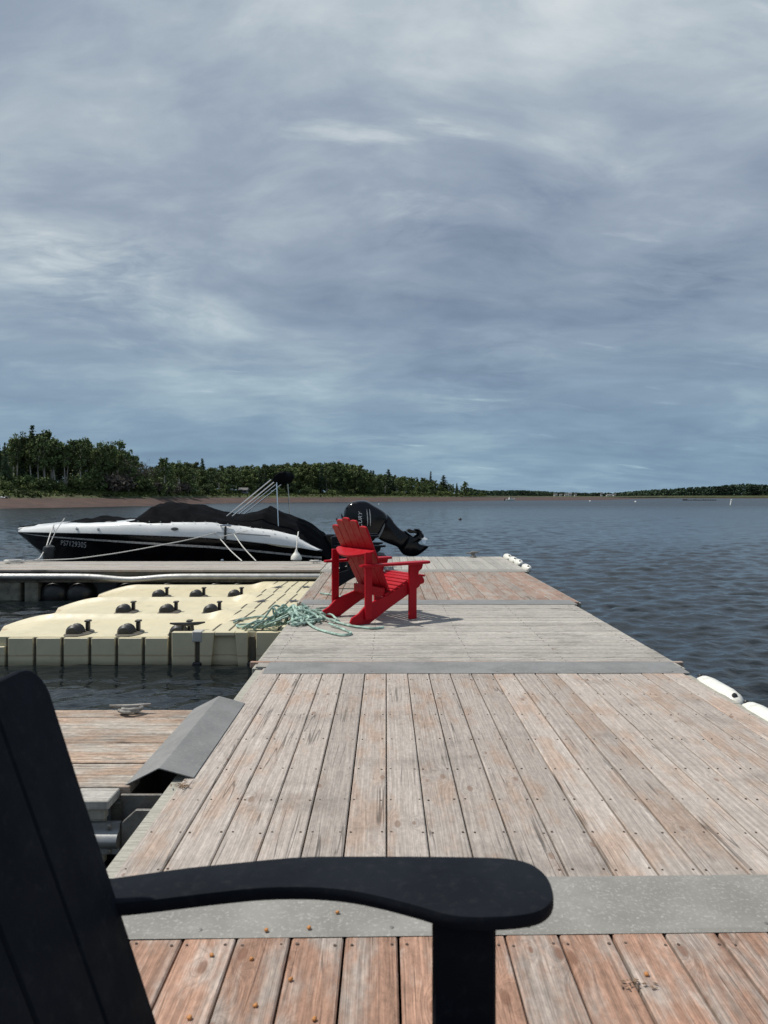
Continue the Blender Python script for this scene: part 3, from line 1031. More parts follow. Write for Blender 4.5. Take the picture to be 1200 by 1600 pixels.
# ------------------------------------------------------------------ near side dock on the left with hinge and cover plate
def side_dock():
    x1, x0, y0, y1 = -1.085, -5.2, 2.90, 4.14
    z = -.03
    root = thing('side_dock', 'blotchy brown side dock branching left behind the black armchair', 'dock', (x1, y0, 0))
    n = 9
    p = (y1 - y0) / n
    for i in range(n):
        L = round(x1 - x0 - (0 if i else .03), 3)
        link('plank', plank_mesh(L, p - .006, .038, W_SIDE if i else W_GREY), root, (-L / 2 - (.0 if i else .03) + rp.uniform(-.01, .01), (i + .5) * p, z + rp.uniform(-.003, .003)), (rp.uniform(-.01, .01), 0, 0))
    MB().box((x0 - x1, .02, -.115), (-.05, .06, -.072)).build('edge_beam', W_FASCIA, root, bevel=.003)
    MB().box((x0 - x1, .035, -.30), (-.06, .07, -.118)).build('side_beam', W_FASCIA, root, bevel=.003)
    # aluminium rub rail with a rounded belly
    prof = [(.035, -.125), (.012, -.125), (.012, -.150), (-.012, -.160), (-.026, -.180), (-.026, -.198), (-.012, -.216), (.012, -.224), (.012, -.250), (.035, -.250)]
    xa, xb = x0 - x1, .012
    MB().prism(prof, lambda q: (xa, q[0], q[1]), lambda q: (xb, q[0], q[1])).build('rub_rail', M_ALU, root, smooth=True, angle=50)
    bl = MB()
    for k, xx in enumerate((-.03, -.55, -1.1, -1.7)):
        for zz in (-.137, -.238):
            bl.lathe([(.012, 0), (.012, .006), (.007, .009)], 6, Matrix.Translation((xx, .012, zz)) @ Matrix.Rotation(R(90), 4, 'X'))
    bl.build('bolt', M_STEEL, root)
    # hinge
    poly = [(.015, -.26), (.05, -.30), (.19, -.22), (.20, -.10), (.17, -.075), (.075, -.075), (.03, -.115), (.015, -.13)]
    hb = MB().prism(poly, lambda q: (q[0], .02, q[1]), lambda q: (q[0], .036, q[1])).build('hinge_bracket', M_STEEL, root, bevel=.003)
    MB().lathe([(.030, 0), (.030, .004), (.020, .0045), (.020, .02), (.016, .024)], 6, Matrix.Translation((.135, .02, -.125)) @ Matrix.Rotation(R(90), 4, 'X')).build('hinge_bolt', M_STEEL, hb)
    poly2 = [(-.02, -.16), (.20, -.16), (.20, -.075), (.15, -.05), (-.02, -.05)]
    MB().prism(poly2, lambda q: (q[0], .11, q[1]), lambda q: (q[0], .125, q[1])).build('hinge_bracket', M_STEEL, root, bevel=.003)
    MB().tube([(.135, .0, -.125), (.135, 1.2, -.125)], .016, 10).build('hinge_pin', M_STEEL, root, smooth=True)
    # folded cover plate
    y_n, y_f = 3.05 - y0, 4.15 - y0
    rows = []
    for yy in (y_n, (y_n + y_f) / 2, y_f):
        rows.append([(-.015, yy, z + .004), (.125, yy + .0, .045), (.13, yy, .0455), (.275, yy + .0, .006)])
    rows_b = [[(q[0], q[1], q[2] - .0045) for q in r] for r in rows]
    b = MB().grid(rows)
    b.grid(rows_b)
    n_ = 4
    b.add([*rows[0], *rows_b[0]], [(i, i + 1, 5 + i, 4 + i) for i in range(3)])
    b.add([*rows[2], *rows_b[2]], [(i, i + 1, 5 + i, 4 + i) for i in range(3)])
    b.build('hinge_cover_plate', M_PLATE2, root)
    fb = MB()
    for a in (-.6, -2.0, -3.4):
        fb.box((a - .5, .12, -.7), (a + .5, y1 - y0 - .1, -.302))
    fb.build('float_block', M_VOID, root, bevel=.05)
    en = MB().box((-.05, .08, -.28), (-.012, y1 - y0 - .05, -.075)).build('end_beam', W_DARK, root)
    return root


side_dock()


def cleat(label, loc, rz, s=1.0, material=None, name='dock_cleat'):
    o = thing(name, label, 'cleat', loc, rz)
    b = MB()
    for k in (-1, 1):
        b.tube([(k * .04 * s, 0, 0), (k * .035 * s, 0, .045 * s)], .014 * s, 8)
    b.build('base', material or M_STEEL, o, smooth=True)
    MB().tube([(-.14 * s, 0, .062 * s), (-.08 * s, 0, .054 * s), (0, 0, .05 * s), (.08 * s, 0, .054 * s), (.14 * s, 0, .062 * s)], [.006 * s, .014 * s, .016 * s, .014 * s, .006 * s], 8).build('horn', material or M_STEEL, o, smooth=True)
    return o


def rope_coil(name, label, loc, turns, rad, r, material, zgrow=.01, seed=1, group=None):
    rng = random.Random(seed)
    pts = []
    n = int(turns * 14)
    for i in range(n):
        a = i * 2 * math.pi / 14
        rr = rad * (.55 + .45 * abs(math.sin(a * .37 + seed))) * rng.uniform(.9, 1.1)
        pts.append((rr * math.cos(a), rr * .7 * math.sin(a), r + zgrow * a / 6.28 + rng.uniform(0, .004)))
    o = MB().tube(smooth_path(pts, 3), r, 6).build(name, material, None, smooth=True, loc=loc)
    return tag(o, label, 'rope', group)


p = at(205, 1106, 0)
cleat('grey cleat wound with rope on the far edge of the side dock', (p.x, 4.06, -.028), R(8), .8)
rope_coil('mooring_rope', 'short grey rope wound round the cleat on the near side dock', (p.x, 4.06, -.024), 2.2, .062, .010, mat('grey_rope', (.27, .26, .24), .9, var=.3, vscale=50, bump=.4, bscale=200), .010, 3)


# ------------------------------------------------------------------ far finger dock
def finger_dock():
    x1, x0, y0, y1 = -1.06, -9.5, 11.72, 13.30
    root = thing('finger_dock', 'long grey finger dock with metal edge rail between the beige float and the motorboat', 'dock', (x1, y0, 0))
    n = 11
    p = (y1 - y0) / n
    L = x1 - x0
    for i in range(n):
        link('plank', plank_mesh(round(L, 3), p - .007, .036, W_GREY if i % 3 else W_TAN), root, (-L / 2, (i + .5) * p, rp.uniform(-.002, .003)), (rp.uniform(-.006, .006), 0, 0))
    MB().box((-L, .01, -.20), (0, .05, -.04)).build('side_beam', W_DARK, root)
    # dented rub rail
    prof = [(.0, -.055), (-.02, -.062), (-.045, -.085), (-.055, -.11), (-.045, -.135), (-.02, -.155), (.0, -.16)]
    rows = []
    for k in range(81):
        xx = -L + L * k / 80
        wx = xx + x1
        dip = -.05 * math.exp(-((wx + 4.15) / .45) ** 2) if wx > -5.5 else 0
        rows.append([(xx, q[0], q[1] + dip) for q in prof])
    MB().grid(rows).build('rub_rail', M_ALU, root, smooth=True, angle=60)
    for px in (85, 125, 200, 265, 340, 375, 430, 470):
        xx = (px - 603) / 1130 * 11.9
        MB().lathe([(.05, -.52), (.16, -.50), (.245, -.40), (.25, -.1), (.25, .9), (.245, 1.2), (.05, 1.3)], 16, Matrix.Translation((xx - x1, .10, -.42)) @ Matrix.Rotation(R(-90), 4, 'X') @ Matrix.Translation((0, 0, .48))).build('barrel_float', M_VOID, root, smooth=True)
    for xa, xb in ((-6.60, -5.95), (-5.88, -5.66), (-7.6, -6.66)):
        MB().box((xa - x1, .03, -.75), (xb - x1, .6, -.17)).build('crib_block', M_CONC, root, bevel=.02)
    MB().box((-L, .25, -.9), (-.05, y1 - y0 - .2, -.05)).build('under_frame', M_VOID, root)
    return root


finger_dock()


# ------------------------------------------------------------------ beige drive-on float
def watercraft_float():
    X0, X1, Y0, Y1 = -4.62, -.975, 7.30, 11.66
    root = thing('drive_on_float', 'cream plastic drive-on watercraft float with rollers, left of the red chair', 'float', (X1, Y0, 0))
    lanes = [(7.30, 8.75), (8.75, 10.2), (10.2, 11.66)]

    def height(x, y):
        for a, b in lanes:
            if a <= y <= b + 1e-6:
                t = (y - a) / (b - a)
                break
        ridge = max(0.0, 1 - min(t, 1 - t) / .07)
        ridge = ridge * ridge * (3 - 2 * ridge)
        bowl = (abs(t - .5) * 2) ** 1.6
        bed = -.32 + .035 * bowl + .060 * ridge
        # bow stop: raised platform with a curved front
        edge = -2.20 + .30 * (1 - abs(t - .5) * 2) ** .7
        f = min(1, max(0, (x - edge) / .26))
        f = f * f * (3 - 2 * f)
        z = bed + (-.165 - .012 * bowl - bed) * f
        # entry end: slopes down to the water, lane mouth pointed at the ridges
        e = -4.0
        if x < e:
            q = (e - x) / (e - X0)
            z -= (.10 + .05 * bowl) * q ** 1.6
        return z
    xs = list(np.linspace(X0, X1, 96))
    ys = []
    for a, b in lanes:
        ys += list(np.linspace(a, b, 36))[:-1]
    ys.append(Y1)
    rows = []
    for yy in ys:
        rows.append([(x - X1 - 0, yy - Y0, height(x, yy)) for i, x in enumerate(xs)])
    body = MB().grid(rows)
    n, m = len(rows), len(xs)
    # skirt
    ring = [rows[0][j] for j in range(m)] + [rows[i][m - 1] for i in range(1, n)] + [rows[n - 1][j] for j in range(m - 2, -1, -1)] + [rows[i][0] for i in range(n - 2, 0, -1)]
    low = [(q[0], q[1], -.75) for q in ring]
    k = len(ring)
    body.add(ring + low, [(i, (i + 1) % k, k + (i + 1) % k, k + i) for i in range(k)])
    body.build('float_body', M_BEIGE, root, smooth=True, angle=38)
    # front wall: panels divided by grooves, stepped up at the bow stop
    gx = [X0 + .18] + [(px - 603) / 1130 * 7.27 for px in (10, 54, 97, 140, 182, 224, 265)]

    def panel(name, lo, hi, top_lo, top_hi, ta, proud):
        w = MB()
        a, b, c, e_ = lo - X1, hi - X1, top_lo - X1, top_hi - X1
        w.add([(a, -proud, -.75), (b, -proud, -.75), (e_, -proud, ta), (c, -proud, ta), (a, .004, -.75), (b, .004, -.75), (e_, .004, ta), (c, .004, ta)],
              [(0, 1, 2, 3), (0, 4, 5, 1), (1, 5, 6, 2), (2, 6, 7, 3), (3, 7, 4, 0)])
        w.build(name, M_BEIGE, root, bevel=.005)
    for i in range(len(gx) - 1):
        a, b = gx[i], gx[i + 1]
        ta = min(height(max(a, X0), Y0), height(b - .1, Y0)) - .006
        panel('wall_panel', a + .016, b - .016, a + .018, b - .018, ta, .035)
        MB().box((a - .014 - X1, -.006, -.74), (a + .014 - X1, .012, ta - .005)).build('wall_groove', M_GROOVE, root)
    MB().box((gx[-1] - .014 - X1, -.006, -.74), (gx[-1] + .014 - X1, .012, -.18)).build('wall_groove', M_GROOVE, root)
    panel('wall_panel', -2.145, -1.915, -2.145, -1.915, -.168, .06)
    panel('wall_panel', -1.865, -1.776, -1.865, -1.718, -.168, .06)
    panel('wall_buttress', -1.46, -1.385, -1.512, -1.385, -.168, .06)
    panel('wall_panel', -1.30, -.99, -1.30, -.99, -.168, .06)
    MB().box((-1.716 - X1, -.058, -.205), (-1.514 - X1, .01, -.167)).build('wall_lip', M_BEIGE, root, bevel=.006)
    for xx in (-1.89, -1.343):
        MB().box((xx - .028 - X1, -.03, -.74), (xx + .028 - X1, .0, -.22)).build('wall_groove', M_GROOVE, root)
        MB().box((xx - .045 - X1, -.085, -.54), (xx + .045 - X1, .0, -.465)).build('coupling_pin', M_ROLLER, root, bevel=.012)
    MB().box((-1.94 - X1, -.068, -.265), (-1.84 - X1, .05, -.158)).build('coupling_cap', mat('grey_white_cap', (.46, .45, .42), .6), root, bevel=.008)
    MB().box((-1.38 - X1, -.02, -.255), (-1.305 - X1, .05, -.225)).build('coupling_cap', mat('tan_cap', (.50, .36, .24), .6), root, bevel=.006)
    # tread grooves on the raised platforms and star inlays
    for li, (a, b) in enumerate(lanes):
        for k in range(6):
            xx = -1.93 + k * .165
            for (ya, yb) in ((a + .06, a + .58), (a + .66, b - .06)):
                rowsg = []
                for q in range(9):
                    yy = ya + (yb - ya) * q / 8
                    z = height(xx, yy) + .005
                    sl = (yy - a) * .02
                    rowsg.append([(xx - .008 + sl - X1, yy - Y0, z), (xx + .008 + sl - X1, yy - Y0, z)])
                if xx > -1.85 or (yb - ya) < .53:
                    MB().grid(rowsg).build('tread_groove', M_GROOVE, root)
        for sx_ in (-1.62, -1.20):
            cy_ = a + .62
            st = []
            for k in range(12):
                an = math.pi * k / 6 + .3
                r = .115 if k % 2 == 0 else .04
                xq, yq = sx_ + r * math.cos(an), cy_ + r * 1.3 * math.sin(an)
                st.append((xq - X1, yq - Y0, height(xq, yq) + .009))
            MB().add(st + [(sx_ - X1, cy_ - Y0, height(sx_, cy_) + .009)], [(k, (k + 1) % 12, 12) for k in range(12)]).build('star_inlay', M_STAR, root)
    # short marks on the ridges of the entry end
    for (a, b) in lanes[:]:
        for xx in (-4.0, -3.8, -3.4, -3.2):
            y_ = a + .10
            z = height(xx, y_) + .004
            MB().add([(xx - X1, y_ - Y0, z), (xx + .012 - X1, y_ - Y0, z), (xx + .07 - X1, y_ + .10 - Y0, height(xx, y_ + .1) + .004), (xx + .058 - X1, y_ + .10 - Y0, height(xx, y_ + .1) + .004)], [(0, 1, 2, 3)]).build('tread_groove', M_GROOVE, root)
    # rollers
    for a, b in lanes:
        for xx in (-3.40, -2.84, -2.27):
            yc = a + .62
            zb = height(xx - .1, yc) - .01
            h = MB()
            rim = []
            for k in range(20):
                an = 2 * math.pi * k / 20
                rim.append((.140 * math.cos(an), .24 * math.sin(an)))
            hv = [(xx + u - X1 + .02, yc + v - Y0 + .05, height(xx + u + .02, yc + v + .05) + .006) for u, v in rim]
            hi_ = [(xx + u * .72 - X1 + .02, yc + v * .75 - Y0 + .05, height(xx + u * .72 + .02, yc + v * .75 + .05) + .018) for u, v in rim]
            h.add(hv + hi_, [(k, (k + 1) % 20, 20 + (k + 1) % 20, 20 + k) for k in range(20)] + [tuple(range(20, 40))])
            ho = h.build('roller_housing', M_HOUSE, root, smooth=True, angle=50)
            MB().lathe([(.03, -.10), (.06, -.095), (.088, -.05), (.062, 0), (.088, .05), (.06, .095), (.03, .10)], 16, Matrix.Translation((xx - X1, yc - Y0, zb + .038)) @ Matrix.Rotation(R(90), 4, 'X')).build('wheel', M_ROLLER, ho, smooth=True)
            br = MB().box((xx + .065 - X1, yc + .10 - Y0, zb + .03), (xx + .105 - X1, yc + .15 - Y0, zb + .125))
            br.box((xx + .055 - X1, yc + .09 - Y0, zb + .127), (xx + .118 - X1, yc + .16 - Y0, zb + .148))
            br.build('bracket', M_ROLLER, ho, bevel=.006)
    # hinge loops on the dock side
    for k, yy in enumerate(np.linspace(9.6, 11.5, 8)):
        MB().box((-.10, yy - Y0 - .02, -.158), (.0, yy - Y0 + .02, -.135)).build('coupling_strap', M_ROLLER, root, bevel=.004)
    return root


watercraft_float()
pc = at(268, 985, -.16)
cleat('black cleat on the front corner of the beige float', (-2.03, 7.40, -.178), R(12), 1.25, M_ROLLER)


# ------------------------------------------------------------------ rope heap
def rope_heap():
    rng = random.Random(8)
    b = MB()
    cx, cy = -.97, 7.10

    def base(x, y):
        if x < -.93:
            return -.165 if y > 7.27 else -.03
        return .0

    def strand(n, spread_x, spread_y, zmax, step=.42):
        pts = []
        a = rng.random() * 6.28
        x, y = rng.gauss(0, .3 * spread_x), rng.gauss(0, .3 * spread_y)
        for i in range(n):
            a += rng.gauss(.5, .75)
            x += math.cos(a) * step * spread_x * .5
            y += math.sin(a) * step * spread_y * .5
            q = math.hypot(x / spread_x, y / spread_y)
            if q > 1:
                x, y = x / q * rng.uniform(.8, 1), y / q * rng.uniform(.8, 1)
                a += math.pi * .6
                q = 1
            wx, wy = cx + x + .1 * y, cy + y - .45 * x
            z = .012 + max(0, (1 - q * q)) * rng.uniform(.15, 1) * zmax
            if wx < -.93 and wy < 7.33:
                wy = 7.33 + (7.33 - wy) * .3
            pts.append((wx, wy, z + (base(wx, wy) if q > .75 or wx < -1.15 else base(wx, wy) * .4 + .0)))
        return pts
    for k in range(15):
        b.tube(smooth_path(strand(20, .52 if k < 9 else .40, .42 if k < 9 else .34, .15), 5), .0105, 6)
    # long loops that lie out flat
    for lp in ([(-.75, 6.75, .03), (-.62, 6.45, .014), (-.45, 6.22, .013), (-.36, 6.15, .013), (-.30, 6.24, .013), (-.38, 6.42, .013), (-.52, 6.62, .03)],
               [(-.9, 7.2, .06), (-1.2, 7.42, -.10), (-1.45, 7.62, -.15), (-1.55, 7.55, -.15), (-1.5, 7.45, -.15), (-1.25, 7.36, -.12), (-.95, 7.1, .02)],
               [(-.8, 7.5, .05), (-1.15, 7.9, -.13), (-1.4, 8.1, -.15), (-1.58, 7.9, -.15), (-1.62, 7.7, -.15)],
               [(-.7, 7.3, .06), (-.5, 7.75, .02), (-.42, 8.2, .014), (-.6, 8.6, .016), (-.8, 8.8, .016)],
               [(-.6, 6.9, .04), (-.42, 6.72, .014), (-.30, 6.58, .013), (-.12, 6.47, .013), (-.02, 6.52, .013)]):
        b.tube(smooth_path(lp, 8), .011, 6)
    o = b.build('rope_heap', M_GROPE, None, smooth=True, normals=False)
    tag(o, 'tangled heap of pale green rope beside the red chair', 'rope')


rope_heap()


# ------------------------------------------------------------------ armchairs
def rounded_slat(b, w0, w1, zb, zt, y0, y1, place, th, roundr, side=None):
    """slat in its own plane: u across, v up; place maps (u, v, depth)"""
    top = []
    for k in range(9):
        a = math.pi * k / 8
        top.append(((y1 + w1 / 2 * math.copysign(abs(math.cos(a)) ** .75, math.cos(a))), zt - roundr + roundr * abs(math.sin(a)) ** .75))
    if side is not None:   # straight top, only the outer corner of the outer slat is rounded
        rr = .055
        top = [(y1 + w1 / 2, zt), (y1 - w1 / 2, zt)]
        if side > 0:
            top = [(y1 + w1 / 2 - rr + rr * math.cos(a), zt - rr + rr * math.sin(a)) for a in [math.pi / 2 * k / 6 for k in range(7)]] + [(y1 - w1 / 2, zt)]
        elif side < 0:
            top = [(y1 + w1 / 2, zt)] + [(y1 - w1 / 2 + rr - rr * math.sin(a), zt - rr + rr * math.cos(a)) for a in [math.pi / 2 * k / 6 for k in range(7)]]
    poly = [(y0 - w0 / 2, zb), (y0 + w0 / 2, zb)] + top
    b.prism(poly, lambda q: place(q[0], q[1], 0), lambda q: place(q[0], q[1], th))


ARM = [(.0, .030), (.12, .040), (.28, .052), (.42, .066), (.56, .078), (.68, .080), (.75, .070), (.795, .045), (.81, .0)]


def armchair(label, loc, heading, material, group=None, nslat=6, back=((.40, .22), (-.01, .985)), arm_z=.56, arm_x=(.0, .81), arm_poly=None, leg_x=.62, leg_w=.09, flat=False, arch=True, inner=.245, brace_z=.685, topdrop=.085, arm_y=.30, seat_drop=0.0, short=0.0):
    root = thing('armchair', label, 'chair', loc, heading, group)
    bev = .004
    # side boards that carry the seat: rear end on the ground
    for s in (-1, 1):
        y = s * inner
        top = [(.03, .105), (.10, .165), (.20, .205), (.36, .250), (.52, .325), (.64, .375), (.74, .405), (.79, .40), (.812, .365)]
        bot = [(.805, .335), (.76, .325), (.74, .30), (.66, .262), (.50, .185), (.34, .105), (.15, .0), (-.03, .0), (-.065, .03), (-.045, .07)]
        poly = [(max(q[0], short) if short else q[0], q[1] if q[1] < .1 else q[1] - seat_drop) for q in top + bot]
        if short:
            poly = [q for k, q in enumerate(poly) if q not in poly[:k]]
            top0 = max(q[1] for q in poly if q[0] == short)
            poly = [q for q in poly if q[0] > short] 
            poly = poly + [(short, 0.0), (short, top0)]
        MB().prism(poly, lambda q: (q[0], y - .013, q[1]), lambda q: (q[0], y + .013, q[1])).build('side_board', material, root, bevel=bev)
        ly = s * (inner + .030)
        MB().box((leg_x - leg_w / 2, ly - .014, 0), (leg_x + leg_w / 2, ly + .014, arm_z - .024)).build('front_leg', material, root, bevel=bev)
        br = [(leg_x + leg_w / 2, arm_z - .026), (leg_x + leg_w / 2 + .085, arm_z - .026), (leg_x + leg_w / 2 + .07, arm_z - .075), (leg_x + leg_w / 2 + .03, arm_z - .10), (leg_x + leg_w / 2 + .022, arm_z - .15), (leg_x + leg_w / 2 + .035, arm_z - .19), (leg_x + leg_w / 2, arm_z - .235)]
        if not flat:
            MB().prism(br, lambda q: (q[0], ly - .010, q[1]), lambda q: (q[0], ly + .010, q[1])).build('arm_bracket', material, root, bevel=.003)
        # rear upright
        uy = s * (inner + .028)
        ux = back[0][0] + (back[1][0] - back[0][0]) * (.50 - back[0][1]) / (back[1][1] - back[0][1]) - .155
        if not flat:
            MB().box((ux - .038, uy - .013, .045), (ux + .038, uy + .013, brace_z - .015)).build('rear_upright', material, root, bevel=bev)
        # arm
        if arm_poly is None:
            L = arm_x[1] - arm_x[0]
            up = [(arm_x[0] + q[0] / .81 * L, s * arm_y + s * (q[1] * .9 + .0)) for q in ARM]
            lo = [(arm_x[0] + q[0] / .81 * L, s * arm_y - s * q[1] * .9) for q in ARM[::-1][1:]]
            ap = up + lo
        else:
            ap = [(q[0], s * q[1]) for q in arm_poly]
        ao = MB().prism(ap, lambda q: (q[0], q[1], arm_z - .024), lambda q: (q[0], q[1], arm_z)).build('arm', material, root, smooth=True, bevel=.006 if not flat else .008, angle=30)
    # curved rear brace
    (bx, bz), (tx, tz) = back
    fx = lambda z: bx + (tx - bx) * (z - bz) / (tz - bz)
    d = Vector((tx - bx, 0, tz - bz))
    Ld = d.length
    d.normalize()
    nrm = Vector((d.z, 0, -d.x))
    if not flat:
        o0 = Vector((fx(brace_z), 0, brace_z))
        cres = [(.0, -inner - .06), (.0, inner + .06)]
        arc = []
        for k in range(13):
            t = 1 - 2 * k / 12
            arc.append((.035 + .115 * (1 - t * t), t * (inner + .06)))
        br_ = lambda q, h: tuple(o0 - nrm * q[0] + d * h + Vector((0, q[1], 0)))
        MB().prism(cres + arc, lambda q: br_(q, -.012), lambda q: br_(q, .012)).build('back_brace', material, root, bevel=.004)
    MB().box((fx(.30) - .06, -inner + .014, .235), (fx(.30) - .03, inner - .014, .32)).build('rear_cross_piece', material, root, bevel=bev)
    # back slats fan out a little
    w0, w1 = (2 * inner - .03) / nslat, (2 * inner + (.075 if not flat else .14)) / nslat
    for k in range(nslat):
        c = k - (nslat - 1) / 2
        drop = topdrop * (abs(c) / ((nslat - 1) / 2)) ** 1.8 if arch and not flat else 0
        b = MB()
        rounded_slat(b, w0 - (.004 if not flat else .0025), w1 - (.004 if not flat else .0025), 0, Ld - drop, c * w0, c * w1, lambda u, v, t: tuple(Vector((bx, 0, bz)) + d * v + nrm * t + Vector((0, u, 0))), .022, .024, None if not flat else (1 if k == nslat - 1 else (-1 if k == 0 else 0)))
        b.build('back_slat', material, root, bevel=.0035)
    # seat slats follow the side boards
    sp = [(.36, .252), (.415, .276), (.47, .302), (.525, .328), (.58, .352), (.635, .374), (.69, .391), (.745, .405), (.795, .400)]
    sp = [(x, z - seat_drop) for x, z in sp]
    for i, (x, z) in enumerate(sp):
        nx = sp[min(i + 1, len(sp) - 1)]
        pv = sp[max(i - 1, 0)]
        an = -math.atan2(nx[1] - pv[1], nx[0] - pv[0])
        o = MB().box((-.0245, -inner - .012, 0), (.0245, inner + .012, .02)).build('seat_slat', material, root, bevel=.004)
        o.location = (x, 0, z)
        o.rotation_euler = (0, an, 0)
    return root


armchair('bright red slatted wooden garden armchair standing on the silvery planks', (-.435, 6.90, 0), R(36), M_RED, nslat=5, leg_x=.645, arm_x=(.02, .835), inner=.262, arm_y=.315, back=((.415, .22), (.045, .985)))
armchair('black slatted armchair facing right, directly behind the red chair', (-.83, 9.62, 0), R(4), M_BLACK, 'black armchairs beyond the red chair', nslat=5, back=((.40, .22), (.16, .90)), arm_x=(.14, .81), short=.17)
armchair('second black armchair farther back, mostly hidden behind the red chair', (-.93, 11.98, 0), R(2), M_BLACK, 'black armchairs beyond the red chair', nslat=5, back=((.40, .22), (.18, .90)), arm_x=(.16, .81), short=.17)

# foreground chair: only its far arm, front leg and back show
FX, FY = -.63, .87
fore_arm = []
far_e = [(175, 1370), (240, 1361), (300, 1353), (360, 1347), (420, 1341), (470, 1337), (520, 1336), (640, 1336), (730, 1337), (790, 1339), (825, 1346), (848, 1360), (861, 1378), (865, 1396)]
near_e = [(862, 1408), (848, 1420), (825, 1427), (790, 1431), (740, 1432), (700, 1428), (650, 1414), (600, 1401), (550, 1391), (500, 1386), (450, 1385), (400, 1387), (340, 1393), (280, 1400), (230, 1406), (180, 1411)]
for px, py in far_e + near_e:
    q = at(px, py, .56)
    fore_arm.append((q.x - FX, q.y - FY))
fore_arm = [(v.x, v.y) for v in smooth_path([Vector((*q, 0)) for q in fore_arm], 4)]
fore_arm = [(-.02 + .12, fore_arm[-1][1] - .002)] + [(.10, fore_arm[0][1] + .01)] + fore_arm
armchair('black armchair close to the camera, its arm crossing the bottom of the picture', (FX, FY, 0), 0, M_BLACK, nslat=4, seat_drop=.07, back=((.32, .22), (.045, .915)), arm_poly=fore_arm, leg_x=.122 - FX, leg_w=.098, flat=True, inner=.235, topdrop=.012)


# ------------------------------------------------------------------ motorboat
HULL = [  # s, white/black line, white top, half beam
    (0.00, .432, .513, .03), (.30, .436, .55, .26), (.86, .440, .61, .60), (1.4, .443, .64, .85), (2.03, .440, .658, 1.04), (2.75, .418, .70, 1.14), (3.29, .40, .684, 1.18),
    (4.3, .355, .684, 1.19), (4.94, .298, .608, 1.18), (5.57, .228, .519, 1.16), (6.0, .177, .418, 1.14), (6.35, .13, .215, 1.12), (6.5, .122, .135, 1.10)]
BX, BY = -7.76, 15.3


def h_(s, k):
    return interp(s, HULL, k)


def keel(s):
    return interp(s, [(0, .40), (.45, .0), (1.0, -.5), (1.6, -.72), (3, -.8), (6.5, -.8)], 1)


def chine(s):
    return interp(s, [(0, .42), (.45, .12), (1.0, -.10), (2.0, -.28), (3.5, -.38), (6.5, -.40)], 1), h_(s, 3) * interp(s, [(0, .5), (.6, .55), (1.5, .70), (3, .84), (6.5, .9)], 1)


def hull_pt(s, f, side, off=0.0):
    """point on the hull side: f = 0 at the white line, 1 at the chine"""
    cz, cy = chine(s)
    z = h_(s, 1) + (cz - h_(s, 1)) * f
    fl = max(f, 0.0) ** 1.25
    y = h_(s, 3) * .985 + (cy - h_(s, 3) * .985) * fl
    return Vector((s, side * (y + off), z))


def text_mesh(body, size, shear=0.0):
    cu = bpy.data.curves.new('lettering', 'FONT')
    cu.body = body
    cu.size = size
    cu.shear = shear
    cu.extrude = 0
    cu.resolution_u = 3
    ob = bpy.data.objects.new('lettering', cu)
    COL.objects.link(ob)
    bpy.context.view_layer.update()
    dg = bpy.context.evaluated_depsgraph_get()
    me = bpy.data.meshes.new_from_object(ob.evaluated_get(dg))
    bpy.data.objects.remove(ob)
    bpy.data.curves.remove(cu)
    return me


